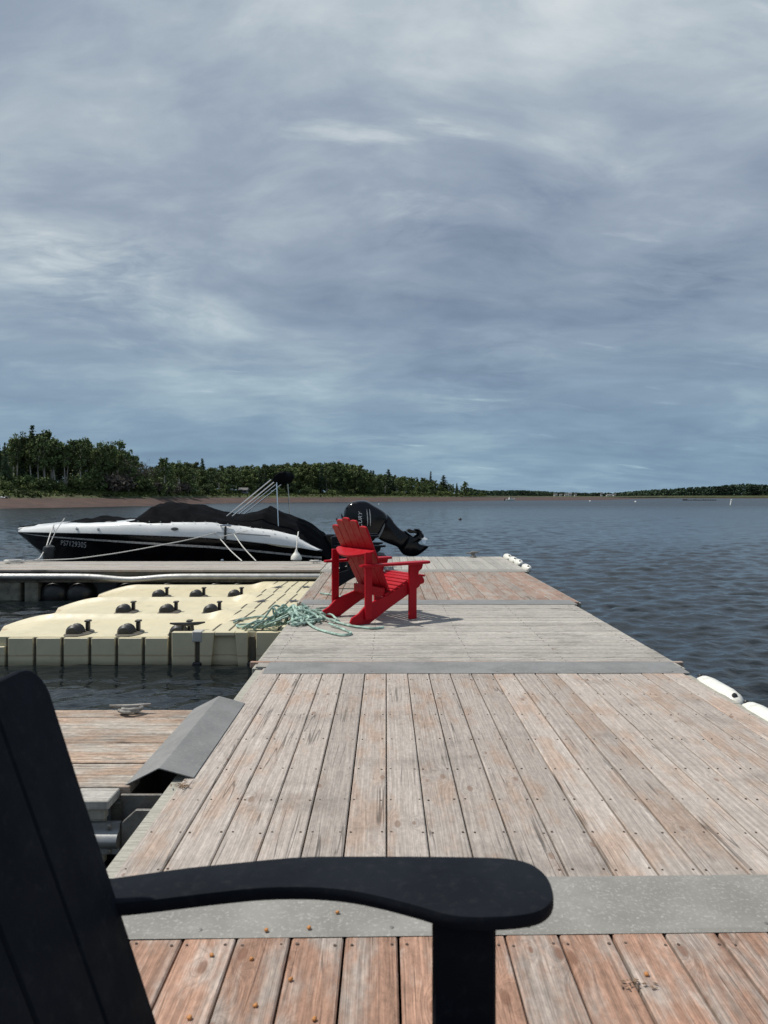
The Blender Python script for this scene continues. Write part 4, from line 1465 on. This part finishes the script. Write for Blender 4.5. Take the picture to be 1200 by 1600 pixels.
def motorboat():
    root = thing('motorboat', 'black and white motorboat under black canvas covers, moored beyond the finger dock', 'boat', (BX, BY, 0))
    ss_ = list(np.linspace(0, .9, 12)) + list(np.linspace(1.0, 6.5, 44))
    hull, deck = MB(), MB()
    for side in (-1, 1):
        hull.grid([[Vector((s, 0, keel(s))), Vector((s, side * chine(s)[1], chine(s)[0]))] for s in ss_])
        hull.grid([[hull_pt(s, f, side) for f in (1, .8, .6, .4, .2, 0)] for s in ss_])

        def wp(s, k):
            zb, zw, hb = h_(s, 1), h_(s, 2), h_(s, 3)
            return [Vector((s, side * hb * .985, zb)), Vector((s, side * (hb + .012), zb + (zw - zb) * .12)), Vector((s, side * (hb + .005), zb + (zw - zb) * .55)),
                    Vector((s, side * (hb - .03), zb + (zw - zb) * .8)), Vector((s, side * (hb - .09), zw)), Vector((s, side * max(0, hb - .3), zw + .02)), Vector((s, 0, zw + .04))][k]
        deck.grid([[wp(s, k) for k in range(7)] for s in ss_])
    tr = [hull_pt(6.5, f, -1) for f in (0, .5, 1)] + [Vector((6.5, 0, keel(6.5)))] + [hull_pt(6.5, f, 1) for f in (1, .5, 0)]
    hull.add(tr, [tuple(range(len(tr)))])
    hull.build('hull', M_HULL, root, smooth=True, angle=30)
    deck.build('deck', M_WHITE, root, smooth=True, angle=40)
    for side in (-1, 1):
        st = MB()
        st.grid([[hull_pt(s, .085 + .02 * s, side, .004), hull_pt(s, .125 + .024 * s, side, .006)] for s in ss_])
        st.build('hull_stripe', M_SILVER, root, smooth=True)
        MB().tube([hull_pt(s, -.02, side, .012) for s in ss_], .015, 6).build('rub_rail', M_HULL, root, smooth=True)
        # wing line drawn as a flat grey strip, and vent insert
        lw = MB().grid([[Vector((s, side * (h_(s, 3) + .009), h_(s, 1) + (h_(s, 2) - h_(s, 1)) * (.42 + .16 * (s - 4.4)))), Vector((s, side * (h_(s, 3) + .007), h_(s, 1) + (h_(s, 2) - h_(s, 1)) * (.46 + .19 * (s - 4.4))))] for s in np.linspace(4.4, 5.5, 12)])
        lw.build('side_crease', mat('crease_grey', (.30, .31, .32), .3), root)
        vi = MB().grid([[Vector((s, side * (h_(s, 3) + .014), .262 - .075 * (s - 5.45) / .75 - .03 * math.sin(math.pi * (s - 5.45) / .75))), Vector((s, side * (h_(s, 3) + .008), .262 - .075 * (s - 5.45) / .75 + .055 * math.sin(math.pi * min(1, (s - 5.45) / .75 + .05))))] for s in np.linspace(5.45, 6.15, 12)])
        vi.build('side_vent', mat('tan_trim', (.45, .40, .29), .4), root)
        # through-hull fittings and lamp
        for (s, zf) in ((1.62, .55), (2.1, .5)):
            q = Vector((s, side * (h_(s, 3) + .004), h_(s, 1) + (h_(s, 2) - h_(s, 1)) * zf))
            MB().lathe([(.028, 0), (.028, .012), (.012, .022)], 10, Matrix.Translation(q) @ Matrix.Rotation(R(90 if side < 0 else -90), 4, 'X')).build('hull_fitting', M_CHROME, root, smooth=True)
        q = Vector((3.64, side * (h_(3.64, 3) + .006), .56))
        MB().lathe([(.075, 0), (.075, .012), (.05, .018)], 14, Matrix.Translation(q) @ Matrix.Diagonal((1, 1, .42, 1)) @ Matrix.Rotation(R(90 if side < 0 else -90), 4, 'X')).build('navigation_lamp', mat('smoked_lens', (.10, .11, .11), .2), root, smooth=True)
        q = hull_pt(4.55, .55, side, .006)
        MB().lathe([(.03, 0), (.03, .012), (.012, .022)], 10, Matrix.Translation(q) @ Matrix.Rotation(R(90 if side < 0 else -90), 4, 'X')).build('hull_fitting', M_CHROME, root, smooth=True)
        # cleat amidships with a short hanging strap
        q = Vector((4.63, side * (h_(4.63, 3) - .02), h_(4.63, 2) - .06))
        c = MB().tube([q + Vector((-.11, 0, .035)), q + Vector((0, 0, .045)), q + Vector((.11, 0, .035))], .016, 8)
        c.tube([q, q + Vector((0, 0, .045))], .02, 8)
        c.build('cleat', M_CHROME, root, smooth=True)
        MB().tube([q + Vector((0, side * .02, .02)), q + Vector((0, side * .05, -.10)), q + Vector((0, side * .06, -.28))], .022, 6).build('fender_strap', M_VOID, root, smooth=True)
    # swim platform
    MB().box((6.42, -.95, -.10), (7.0, .95, -.03)).build('swim_platform', M_HULL, root, bevel=.02)

    # covers
    def cover(tab, name, p):
        top, bot = MB(), None
        sv = np.linspace(tab[0][0], tab[-1][0], 90)
        rows = []
        for i, s in enumerate(sv):
            zc, ze, hb = interp(s, tab, 1), interp(s, tab, 2), interp(s, tab, 3)
            r = []
            for k in range(41):
                u = -1 + 2 * k / 40
                sag = -.016 * math.sin(s * 9 + u * 5) * (1 - abs(u)) - .012 * math.sin(u * 17 + s * 3) - .014 * abs(math.sin(s * 5.3 - u * 4.1)) - .010 * abs(math.sin(s * 11.7 + u * 6.3))
                r.append(Vector((s, u * hb, ze + (zc - ze) * (1 - abs(u) ** p) + sag * (.3 if zc - ze < .05 else 1))))
            drop = [Vector((s, -hb - .012, ze - .05))]
            drop2 = [Vector((s, hb + .012, ze - .05))]
            rows.append(drop + r + drop2)
        top.grid(rows)
        return top.build(name, M_COVER, root, smooth=True, angle=70)
    cover([(.75, .60, .595, .40), (.95, .635, .615, .55), (1.75, .79, .655, .86), (2.3, .745, .675, .97), (2.72, .71, .70, 1.0)], 'bow_cover', 1.8)
    cover([(2.62, .715, .705, .98), (2.72, .80, .70, 1.06), (3.0, 1.045, .69, 1.08), (3.08, 1.075, .685, 1.1), (3.7, 1.045, .685, 1.11), (4.1, .94, .685, 1.11), (4.5, .83, .68, 1.1), (4.75, .81, .64, 1.1), (5.1, .90, .575, 1.09),
           (5.30, .985, .545, 1.09), (5.40, .935, .53, 1.08), (5.83, .765, .46, 1.07), (6.17, .62, .38, 1.06), (6.43, .42, .17, 1.06), (6.58, .20, .02, 1.05), (6.66, .02, -.03, 1.04)], 'cockpit_cover', 3.0)
    # snaps along the cover hem
    sn = MB()
    for k in range(14):
        s = 2.9 + k * .22
        q = Vector((s, -1.115, min(.70, h_(s, 2)) + .012))
        sn.lathe([(.014, 0), (.014, .01)], 8, Matrix.Translation(q) @ Matrix.Rotation(R(90), 4, 'X'))
    sn.build('cover_snaps', M_CHROME, root)
    # folded sun top
    bt = MB()
    seg = 14
    rows = []
    for i in range(17):
        y = -.90 + 1.80 * i / 16
        f = 1 - (abs(y) / .90) ** 8 * .35
        r = []
        for k in range(seg + 1):
            a = 2 * math.pi * k / seg
            rr = f * (1 + .06 * math.sin(3 * a + y * 6))
            u, v = .170 * math.cos(a) * rr, .088 * math.sin(a) * rr
            ca, sa = math.cos(R(44)), math.sin(R(44))
            r.append(Vector((5.60 + u * ca - v * sa, y, 1.575 + u * sa + v * ca)))
        rows.append(r)
    bt.grid(rows)
    bt.add(rows[0][:-1], [tuple(range(seg))])
    bt.add(rows[-1][:-1], [tuple(range(seg))])
    bt.build('folded_sun_top', M_COVER, root, smooth=True, angle=60)
    for side in (-1, 1):
        for (a, b2) in (((4.58, .80), (5.46, 1.53)), ((4.69, .80), (5.53, 1.49))):
            MB().tube([(a[0] + (.0 if side < 0 else -.10), side * .85, a[1]), (b2[0] + (.0 if side < 0 else -.06), side * .82, b2[1])], .013, 8).build('frame_tube', M_CHROME, root, smooth=True)
        MB().tube([(5.57, side * .82, 1.48), (5.62, side * .90, .58)], .0115, 8).build('frame_tube', M_CHROME, root, smooth=True)
    # registration number on the bow, bent round the hull
    me = text_mesh('PS7129305', .16, .28)
    xs = [v.co.x for v in me.vertices]
    wd = max(xs) - min(xs)
    for v in me.vertices:
        s = 1.18 + (v.co.x - min(xs)) / wd * .62
        f = .40 - v.co.y * 1.55
        q = hull_pt(s, f, -1, .006)
        v.co = q
    me.materials.append(M_DIMLET)
    link('registration_number', me, root)
    # outboard engine, tilted up
    engine(root)
    return root


def pillow(b, outline, y_half, steps=((-1, .80), (-.93, .90), (-.75, .965), (-.4, 1), (.4, 1), (.75, .965), (.93, .90), (1, .80)), center=None):
    """solid of a side outline with rounded flanks"""
    n = len(outline)
    cx = sum(p[0] for p in outline) / n if center is None else center[0]
    cz = sum(p[1] for p in outline) / n if center is None else center[1]
    rings = []
    for t, f in steps:
        rings.append([Vector((cx + (q[0] - cx) * f, t * y_half, cz + (q[1] - cz) * f)) for q in outline])
    vs = [v for r in rings for v in r]
    fs = []
    for i in range(len(rings) - 1):
        for k in range(n):
            fs.append((i * n + k, i * n + (k + 1) % n, (i + 1) * n + (k + 1) % n, (i + 1) * n + k))
    fs.append(tuple(range(n)))
    fs.append(tuple(range((len(rings) - 1) * n, len(rings) * n)))
    b.add(vs, fs)


def engine(root):
    k = 15.3 / 1130

    def e(px, py):
        return ((px - 603) * k - BX, CAM_H - (py - 776) * k)

    def sm(pts, n=4):
        pp = [Vector((*e(*q), 0)) for q in pts]
        pp.append(pp[0])
        return [(v.x, v.y) for v in smooth_path(pp, n)[:-1]]
    eng = link('outboard_engine', None, root)
    eng['label'] = 'big black outboard engine tilted up out of the water'
    cowl = sm([(537, 808), (540, 793), (548, 785), (562, 782), (574, 783), (584, 789), (596, 796), (604, 803), (606, 812), (601, 822), (594, 836), (584, 842), (560, 846), (543, 840), (537, 826)], 3)
    b = MB()
    pillow(b, cowl, .30)
    b.build('cowling', M_MOTOR, eng, smooth=True, angle=60)
    mid = sm([(592, 800), (600, 800), (611, 809), (617, 818), (626, 827), (634, 832), (640, 840), (630, 858), (618, 853), (604, 848), (592, 842), (586, 834), (590, 815)], 3)
    b = MB()
    pillow(b, mid, .15)
    b.build('midsection', M_MOTOR, eng, smooth=True, angle=60)
    low = sm([(622, 832), (632, 829), (639, 834), (650, 842), (656, 850), (669, 853), (667, 857), (652, 868), (640, 869), (630, 866), (622, 856), (616, 846)], 3)
    b = MB()
    pillow(b, low, .075)
    b.build('gearcase', M_MOTOR, eng, smooth=True, angle=60)
    pl_ = sm([(634, 828), (638, 825.5), (643, 827), (651, 829), (652, 832), (640, 833)], 2)
    b = MB()
    pillow(b, pl_, .16)
    b.build('cavitation_plate', M_MOTOR, eng, smooth=True, angle=50)
    # bullet and propeller: axis points up and back
    c = Vector((*e(647, 845), 0))
    c = Vector((c.x, 0, c.y))
    tip = Vector((e(661, 834)[0], 0, e(661, 834)[1]))
    ax = (tip - c).normalized()
    rot = ax.to_track_quat('Z', 'Y').to_matrix().to_4x4()
    L = (tip - c).length
    MB().lathe([(.02, -.25), (.07, -.12), (.085, 0), (.08, L * .6), (.06, L * .95), (.03, L)], 14, Matrix.Translation(c) @ rot).build('propeller_hub', M_MOTOR, eng, smooth=True)
    for q in range(4):
        m = Matrix.Translation(c + ax * L * .72) @ rot @ Matrix.Rotation(q * math.pi / 2 + .5, 4, 'Z')
        rows = []
        for i in range(7):
            r = .06 + .15 * i / 6
            wdt = .085 * math.sin(math.pi * (.22 + .7 * i / 6)) + .008
            rows.append([m @ Vector((r, wdt * u, wdt * u * .75)) for u in (-1, -.33, .33, 1)])
        bl = MB().grid(rows)
        bl.grid([[p + ax * .006 for p in r] for r in rows])
        bl.build('propeller_blade', M_CHROME, eng, smooth=True)
    # grey side swoosh, silver arcs, lettering on the flank facing the dock
    for side in (-1, 1):
        ysd = side * .301
        sw = [e(587, 836), (e(594, 826)), e(601.5, 815), (e(601, 822)), e(597, 832), e(592, 841)]
        MB().prism(sw, lambda q: (q[0], side * .155, q[1]), lambda q: (q[0], side * .262, q[1])).build('side_trim', M_MGREY, eng, bevel=.006)
        for (x0, w) in ((573.5, .8), (578.2, .9)):
            rows = []
            for i in range(10):
                t = i / 9
                py = 795 + 26 * t
                xx = x0 + 1.5 * math.sin(t * 2.2) - (0 if x0 < 576 else .4)
                ww = w * math.sin(math.pi * (.12 + .8 * t)) * .8
                rows.append([(e(xx - ww, py)[0], ysd, e(0, py)[1]), (e(xx + ww, py)[0], ysd, e(0, py)[1])])
            MB().grid(rows).build('silver_arc', M_SILVER, eng)
        rows = []
        for i in range(4):
            t = i / 3
            py = 800.5 + 8 * t
            xx = 595 - 2.0 * t
            rows.append([(e(xx - .4, py)[0], side * .275, e(0, py)[1]), (e(xx + .4, py)[0], side * .275, e(0, py)[1])])
        MB().grid(rows).build('silver_arc', M_SILVER, eng)
    me = text_mesh('MERCURY', 1.0, .25)
    xs = [v.co.x for v in me.vertices]
    ys = [v.co.y for v in me.vertices]
    for v in me.vertices:
        u = (v.co.x - min(xs)) / (max(xs) - min(xs))
        q = (v.co.y - min(ys)) / (max(ys) - min(ys))
        py = 841 - 43 * u
        px = 560.7 + 5.8 * (1 - q)
        v.co = Vector((e(px, py)[0], -.3025, e(px, py)[1]))
    me.materials.append(M_LETTER)
    link('maker_lettering', me, eng)
    # clamp bracket
    MB().box((6.46, -.16, -.35), (6.86, .16, .40)).build('clamp_bracket', M_MOTOR, eng, bevel=.03)


motorboat()


# ------------------------------------------------------------------ mooring lines, fenders, cleats
def line(label, pts, r=.011, n=8, material=None):
    o = MB().tube(smooth_path(pts, n), r, 6).build('mooring_line', material or M_WROPE, None, smooth=True)
    return tag(o, label, 'rope', 'mooring lines of the motorboat')


def on(px, py, d):
    return Vector(((px - 603) / 1130 * d, d, CAM_H - (py - 776) / 1130 * d))


line('white mooring line sagging along the boat side from amidships cleat to the dock', [on(338, 832, 14.05), on(300, 842, 13.8), on(250, 852, 13.6), on(190, 863, 13.45), on(130, 871.5, 13.35), on(100, 874, 13.25), on(40, 876, 13.1)])
line('bow line hanging from the boat bow to the finger dock', [on(84, 820, 14.7), on(79, 833, 14.4), on(72, 855, 13.9), on(66, 866, 13.6), on(58, 874.5, 13.2), on(30, 877.5, 12.9)], .012)
line('left one of two slanting spring lines amidships', [on(344, 842, 14.05), on(360, 860, 13.6), on(378, 876.5, 13.2)], .010)
line('right one of two slanting spring lines amidships', [on(366, 835, 14.05), on(380, 855, 13.6), on(400, 876.5, 13.2)], .010)
line('white line lying against the boat side right of the amidships cleat', [on(333, 833, 14.02), on(345, 838, 14.04), on(365, 834, 14.05), on(388, 829, 14.08)], .008)

fl = thing('fender_buoy', 'white teardrop fender hanging at the boat stern', 'fender', on(463, 874, 13.5))
MB().lathe([(.02, -.06), (.07, -.045), (.105, .0), (.10, .05), (.065, .10), (.03, .14), (.022, .18)], 16).build('ball', M_FEND, fl, smooth=True)
MB().tube(smooth_path([(0, 0, .17), (.0, .2, .40), (-.015, .45, .49)], 5), .012, 6).build('cord', M_WROPE, fl, smooth=True)
p = at(494, 879, 0)
cleat('small cleat with a white rope at the root of the finger dock', (p.x, 12.9, .002), 0, .8, M_CHROME)
rope_coil('mooring_rope', 'small tangle of white rope round the cleat at the root of the finger dock', (p.x, 12.9, .012), 3.0, .08, .010, M_WROPE, .01, 5)
p = at(20, 877, 0)
cleat('cleat on the far left end of the finger dock', (on(28, 876, 13.0).x, 13.0, .002), 0, .9, M_CHROME)
rope_coil('mooring_rope', 'loose white rope pile at the far left end of the finger dock', (on(22, 876, 12.95).x, 12.95, .012), 5.0, .17, .011, M_WROPE, .007, 6)
# dark boat fender against the bow
bf = thing('boat_fender', 'dark cylindrical fender hanging at the boat bow', 'fender', on(77, 870, 13.78))
MB().lathe([(.03, -.32), (.10, -.29), (.115, -.24), (.115, .14), (.10, .19), (.03, .23)], 14).build('body', M_VOID, bf, smooth=True)
MB().tube([(0, 0, .22), (.02, .25, .5), (.05, .55, .72)], .008, 5).build('cord', M_WROPE, bf)


def dock_fender(label, x, ya, yb, z=.0, r=.085):
    o = thing('dock_fender', label, 'fender', (x, (ya + yb) / 2, z), 0, 'white fenders along the right dock edge')
    L = yb - ya
    prof = [(.02, -L / 2), (r * .62, -L / 2 + .02), (r * .9, -L / 2 + .07), (r, -L / 2 + .14), (r, L / 2 - .14), (r * .9, L / 2 - .07), (r * .62, L / 2 - .02), (.02, L / 2)]
    MB().lathe(prof, 18, Matrix.Rotation(R(90), 4, 'X')).build('body', M_FEND, o, smooth=True)
    for s in (-1, 1):
        MB().lathe([(.016, -.004), (.016, .006), (.008, .010)], 10, Matrix.Translation((-.01, s * (L / 2 - .035), r * .72)) @ Matrix.Rotation(R(-s * 55), 4, 'X')).build('end_eye', M_ROLLER, o, smooth=True)
    return o


dock_fender('white fender on the right dock edge just before the middle grey strip', 2.10, 4.30, 4.84, -.055, .072)
dock_fender('white fender cut by the right edge of the picture', 2.10, 3.70, 4.23, -.055, .072)
dock_fender('white fender on the right edge of the outermost dock section, nearest of four', 2.33, 11.75, 12.2, .01, .062)
dock_fender('second white fender from the front on the outermost dock section', 2.36, 12.65, 13.05, .01, .070)
dock_fender('third white fender from the front on the outermost dock section', 2.36, 13.15, 13.6, .01, .070)
dock_fender('white fender at the far right corner of the dock end', 2.36, 13.75, 14.25, .01, .070)

pe = at(736, 872, 0)
ec = thing('mooring_bollard', 'small dark cleat at the outer end of the dock', 'cleat', (1.71, 14.15, .002))
MB().lathe([(.06, 0), (.06, .02), (.04, .03), (.035, .07), (.055, .085), (.055, .11), (.03, .12)], 12).build('post', M_STEEL, ec, smooth=True)
MB().tube([(-.14, 0, .085), (0, 0, .075), (.11, 0, .115)], [.012, .02, .012], 8).build('horn', M_STEEL, ec, smooth=True)

# ------------------------------------------------------------------ small litter on the near planks
rs = random.Random(2)


def litter(px, py, r, z=0.0):
    q = at(px, py, z)
    b = MB()
    bm = bmesh.new()
    bmesh.ops.create_icosphere(bm, subdivisions=2, radius=r)
    for v in bm.verts:
        v.co *= 1 + .22 * rs.uniform(-1, 1)
        v.co.z *= .75
    me = bpy.data.meshes.new('dry_berry')
    bm.to_mesh(me)
    bm.free()
    me.materials.append(M_SEED)
    me.polygons.foreach_set('use_smooth', [True] * len(me.polygons))
    o = link('dry_berry', me, None, (q.x, q.y, z + r * .6))
    return o


for px, py, lab in ((416, 1455, 'dry orange berry on the grey strip below the armrest, left of the other'), (483, 1451, 'dry orange berry on the grey strip below the middle of the armrest'),
                    (527, 1427, 'dry orange berry close under the curved armrest on the grey strip'), (393, 1500, 'dry orange berry on the red plank nearest the strip'),
                    (331, 1494, 'dry orange berry in the leftmost plank gap by the chair back'), (454, 1532, 'dry orange berry in the middle of a red plank'),
                    (399, 1573, 'dry orange berry at a plank gap near the lower edge'), (296, 1592, 'dry orange berry beside the black chair back at the lower edge'),
                    (491, 1594, 'dry orange berry at the lower edge right of the others')):
    tag(litter(px, py, .0058, .008 if py < 1462 else .001), lab, 'berry', 'dry berries fallen on the near planks')


def leaf_litter(label, px, py, n, sx_, sy_, group=None, seed=3, size=1.0):
    rng = random.Random(seed)
    c = at(px, py, 0)
    b = MB()
    for i in range(n):
        x, y = rng.gauss(0, sx_), rng.gauss(0, sy_)
        a = rng.random() * 6.28
        L, wd = rng.uniform(.006, .018) * size, rng.uniform(.0015, .004)
        u, v = Vector((math.cos(a), math.sin(a), rng.uniform(-.2, .2))), Vector((-math.sin(a), math.cos(a), rng.uniform(-.4, .4)))
        p0 = Vector((x, y, .004 + rng.random() * .006))
        b.add([p0 - u * L, p0 + v * wd, p0 + u * L, p0 - v * wd, p0 + Vector((0, 0, -.002))], [(0, 1, 2, 3), (0, 1, 4), (1, 2, 4), (2, 3, 4), (3, 0, 4)])
    o = b.build('leaf_litter', M_DEBRIS, None, loc=c)
    tag(o, label, 'litter', group)


leaf_litter('scatter of brown crumbs on a plank right of the armchair leg', 994, 1540, 26, .020, .008, size=.45)
leaf_litter('tuft of dry grass at the corner of the hinge cover plate', 283, 1230, 34, .020, .016, seed=4)
tag(litter(1010, 1524, .006, .002), 'yellowish dead insect on the plank right of the armchair leg', 'insect')
bpy.context.scene.objects[-1].scale = (1.0, .7, .7) if False else (1, 1, 1)


# ------------------------------------------------------------------ far things on water and shore
def ball_buoy(label, px, py, r, material):
    q = at(px, py, WATER_Z)
    o = thing('mooring_buoy', label, 'buoy', (q.x, q.y, WATER_Z))
    MB().lathe([(.05 * r, -r), (.6 * r, -.8 * r), (r, 0), (.92 * r, .4 * r), (.6 * r, .8 * r), (.12 * r, r), (.1 * r, 1.35 * r)], 14).build('ball', material, o, smooth=True)
    MB().lathe([(.5 * r, .25 * r), (1.02 * r, .1 * r), (1.02 * r, -.1 * r), (.5 * r, -.25 * r)], 14).build('band', M_DKFLOAT, o, smooth=True)


ball_buoy('small white ball buoy on the water in front of the far houses', 922, 783.4, .32, M_BUOY)
ball_buoy('small white ball buoy right of the far houses', 993, 784.6, .34, M_BUOY)
ball_buoy('small dark buoy on the water right of the engine', 719, 812, .13, M_DKFLOAT)
ball_buoy('tiny white buoy just above the engine cowling', 592, 788.2, .16, M_BUOY)
q = at(1142, 789, WATER_Z)
sp_ = thing('spar_buoy', 'white leaning spar buoy on the right of the bay', 'buoy', (q.x, q.y, WATER_Z))
MB().tube([(-.16, 0, -.3), (0, 0, .3), (.12, 0, 1.0)], [.14, .15, .13], 10).build('spar', M_BUOY, sp_, smooth=True)
MB().lathe([(.02, 0), (.20, .02), (.20, .10), (.05, .16)], 10, Matrix.Translation((.13, 0, 1.0))).build('cap', M_BUOY, sp_, smooth=True)
q0, q1 = at(1068, 782, WATER_Z), at(1118, 782, WATER_Z)
fr = thing('float_raft', 'long dark line of floats in front of the right shore', 'raft', q0)
nfl = 14
for k in range(nfl):
    x = (q1.x - q0.x) * k / (nfl - 1)
    h = rs.uniform(.25, .45) if k not in (0, 1) else .6
    MB().lathe([(.1, -.3), (.38, -.1), (.42, h * .5), (.3, h), (.05, h + .06)], 10, Matrix.Translation((x, rs.uniform(-.3, .3), 0)) @ Matrix.Diagonal((1.3, 1, 1, 1))).build('float', M_DKFLOAT, fr, smooth=True)
MB().tube([(0, 0, .12), (q1.x - q0.x, 0, .12)], .10, 6).build('beam', M_DKFLOAT, fr)

q = at(797, 782.3, WATER_Z)
fb = thing('small_motorboat', 'small white cabin motorboat anchored off the red sandbar', 'boat', (q.x, q.y, WATER_Z), R(8))
hb_ = MB()
rows = []
for i in range(13):
    t = i / 12
    s = -2.0 + 4.2 * t
    w = .85 * (1 - max(0, (t - .55) / .45) ** 2.2)
    rows.append([(s, -w, .55 + .25 * t * t), (s, -w * .8, -.1), (s, 0, -.3 + .3 * max(0, t - .7)), (s, w * .8, -.1), (s, w, .55 + .25 * t * t), (s, 0, .58 + .25 * t * t), (s, -w, .55 + .25 * t * t)])
hb_.grid(rows)
hb_.add(rows[0][:5], [(0, 1, 2, 3, 4)])
hb_.build('hull', M_HOUSEW, fb, smooth=True, angle=40)
MB().add([(-.5, -.6, .55), (.9, -.5, .6), (.9, .5, .6), (-.5, .6, .55), (-.4, -.5, 1.35), (.4, -.45, 1.35), (.4, .45, 1.35), (-.4, .5, 1.35)], [(4, 5, 6, 7), (0, 1, 5, 4), (1, 2, 6, 5), (2, 3, 7, 6), (3, 0, 4, 7)]).build('cabin', M_HOUSEW, fb)
MB().box((-.3, -.61, .95), (.35, -.56, 1.2)).build('window', M_GLASS, fb)
MB().tube([(-.3, 0, 1.3), (-.3, 0, 2.1)], .04, 6).build('mast', M_HOUSEW, fb)
MB().box((-2.5, -.2, -.1), (-2.02, .2, .9)).build('engine', M_DKFLOAT, fb, bevel=.05)


def house(label, px, wpx, hpx, wallm, d=None, group='white houses on the far shore', zb=775.5):
    d = d or (shore(px)[2] - 12)
    k = d / 1130
    g = ground_z(px, d)
    W_, H_ = wpx * k, hpx * k
    o = thing('house', label, 'house', polar(px, d, g), R(rs.uniform(-12, 12)), group)
    D_ = W_ * .7
    base = (776 - zb) * k + CAM_H - g
    H_ += max(0, base)
    MB().box((-W_ / 2, -D_ / 2, -.5), (W_ / 2, D_ / 2, H_ * .6)).build('wall', wallm, o)
    MB().prism([(-D_ / 2 - .3, H_ * .6), (D_ / 2 + .3, H_ * .6), (0, H_)], lambda q: (-W_ / 2 - .3, q[0], q[1]), lambda q: (W_ / 2 + .3, q[0], q[1])).build('roof', M_ROOF, o)
    nw = max(2, int(W_ / 3))
    for i in range(nw):
        x = -W_ / 2 + W_ * (i + .5) / nw
        MB().box((x - .5, -D_ / 2 - .04, H_ * .28), (x + .5, -D_ / 2 + .02, H_ * .5)).build('window', M_GLASS, o)


house('white house left of the far house row', 868, 5, 4, M_HOUSEW)
house('small white house second from left in the far house row', 876, 4, 3.4, M_HOUSEW)
house('white house in the middle of the far house row', 885, 6, 4, M_HOUSEW)
house('tallest white house of the far house row', 891, 4.5, 5, M_HOUSEW)
house('white house right of the tallest far house', 899, 3.5, 4, M_HOUSEW)
house('isolated white house with a high front on the far shore', 940, 3, 6, M_HOUSEW)
house('long low white building on the far shore', 952, 9, 3, M_HOUSEW)
house('white building at the right end of the far houses', 960, 4, 4, M_HOUSEW)
house('grey shed on the grass between wood and beach, behind the boat frame', 381, 12, 7, mat('grey_shed_wall', (.20, .21, .22), .8), shore(381)[2] - 3, None, 769)

# washed-up things at the left edge of the beach
for lab, px, py, r, m_ in (('white bag lying on the beach at the far left', 2.5, 775.3, .20, M_BUOY), ('dark bundle lying on the beach at the far left', 9, 777, .26, M_DKFLOAT), ('small pale bundle right of the white bag on the left beach', 7, 775.2, .14, M_BUOY)):
    d = shore(px)[1]
    bm = bmesh.new()
    bmesh.ops.create_icosphere(bm, subdivisions=2, radius=r)
    for v in bm.verts:
        v.co = Vector((v.co.x * 1.5, v.co.y, v.co.z * .8)) * (1 + .2 * rs.uniform(-1, 1))
    me = bpy.data.meshes.new('beach_bundle')
    bm.to_mesh(me)
    bm.free()
    me.materials.append(m_)
    tag(link('beach_bundle', me, None, polar(px, d, .92 + r * .6)), lab, 'bundle')
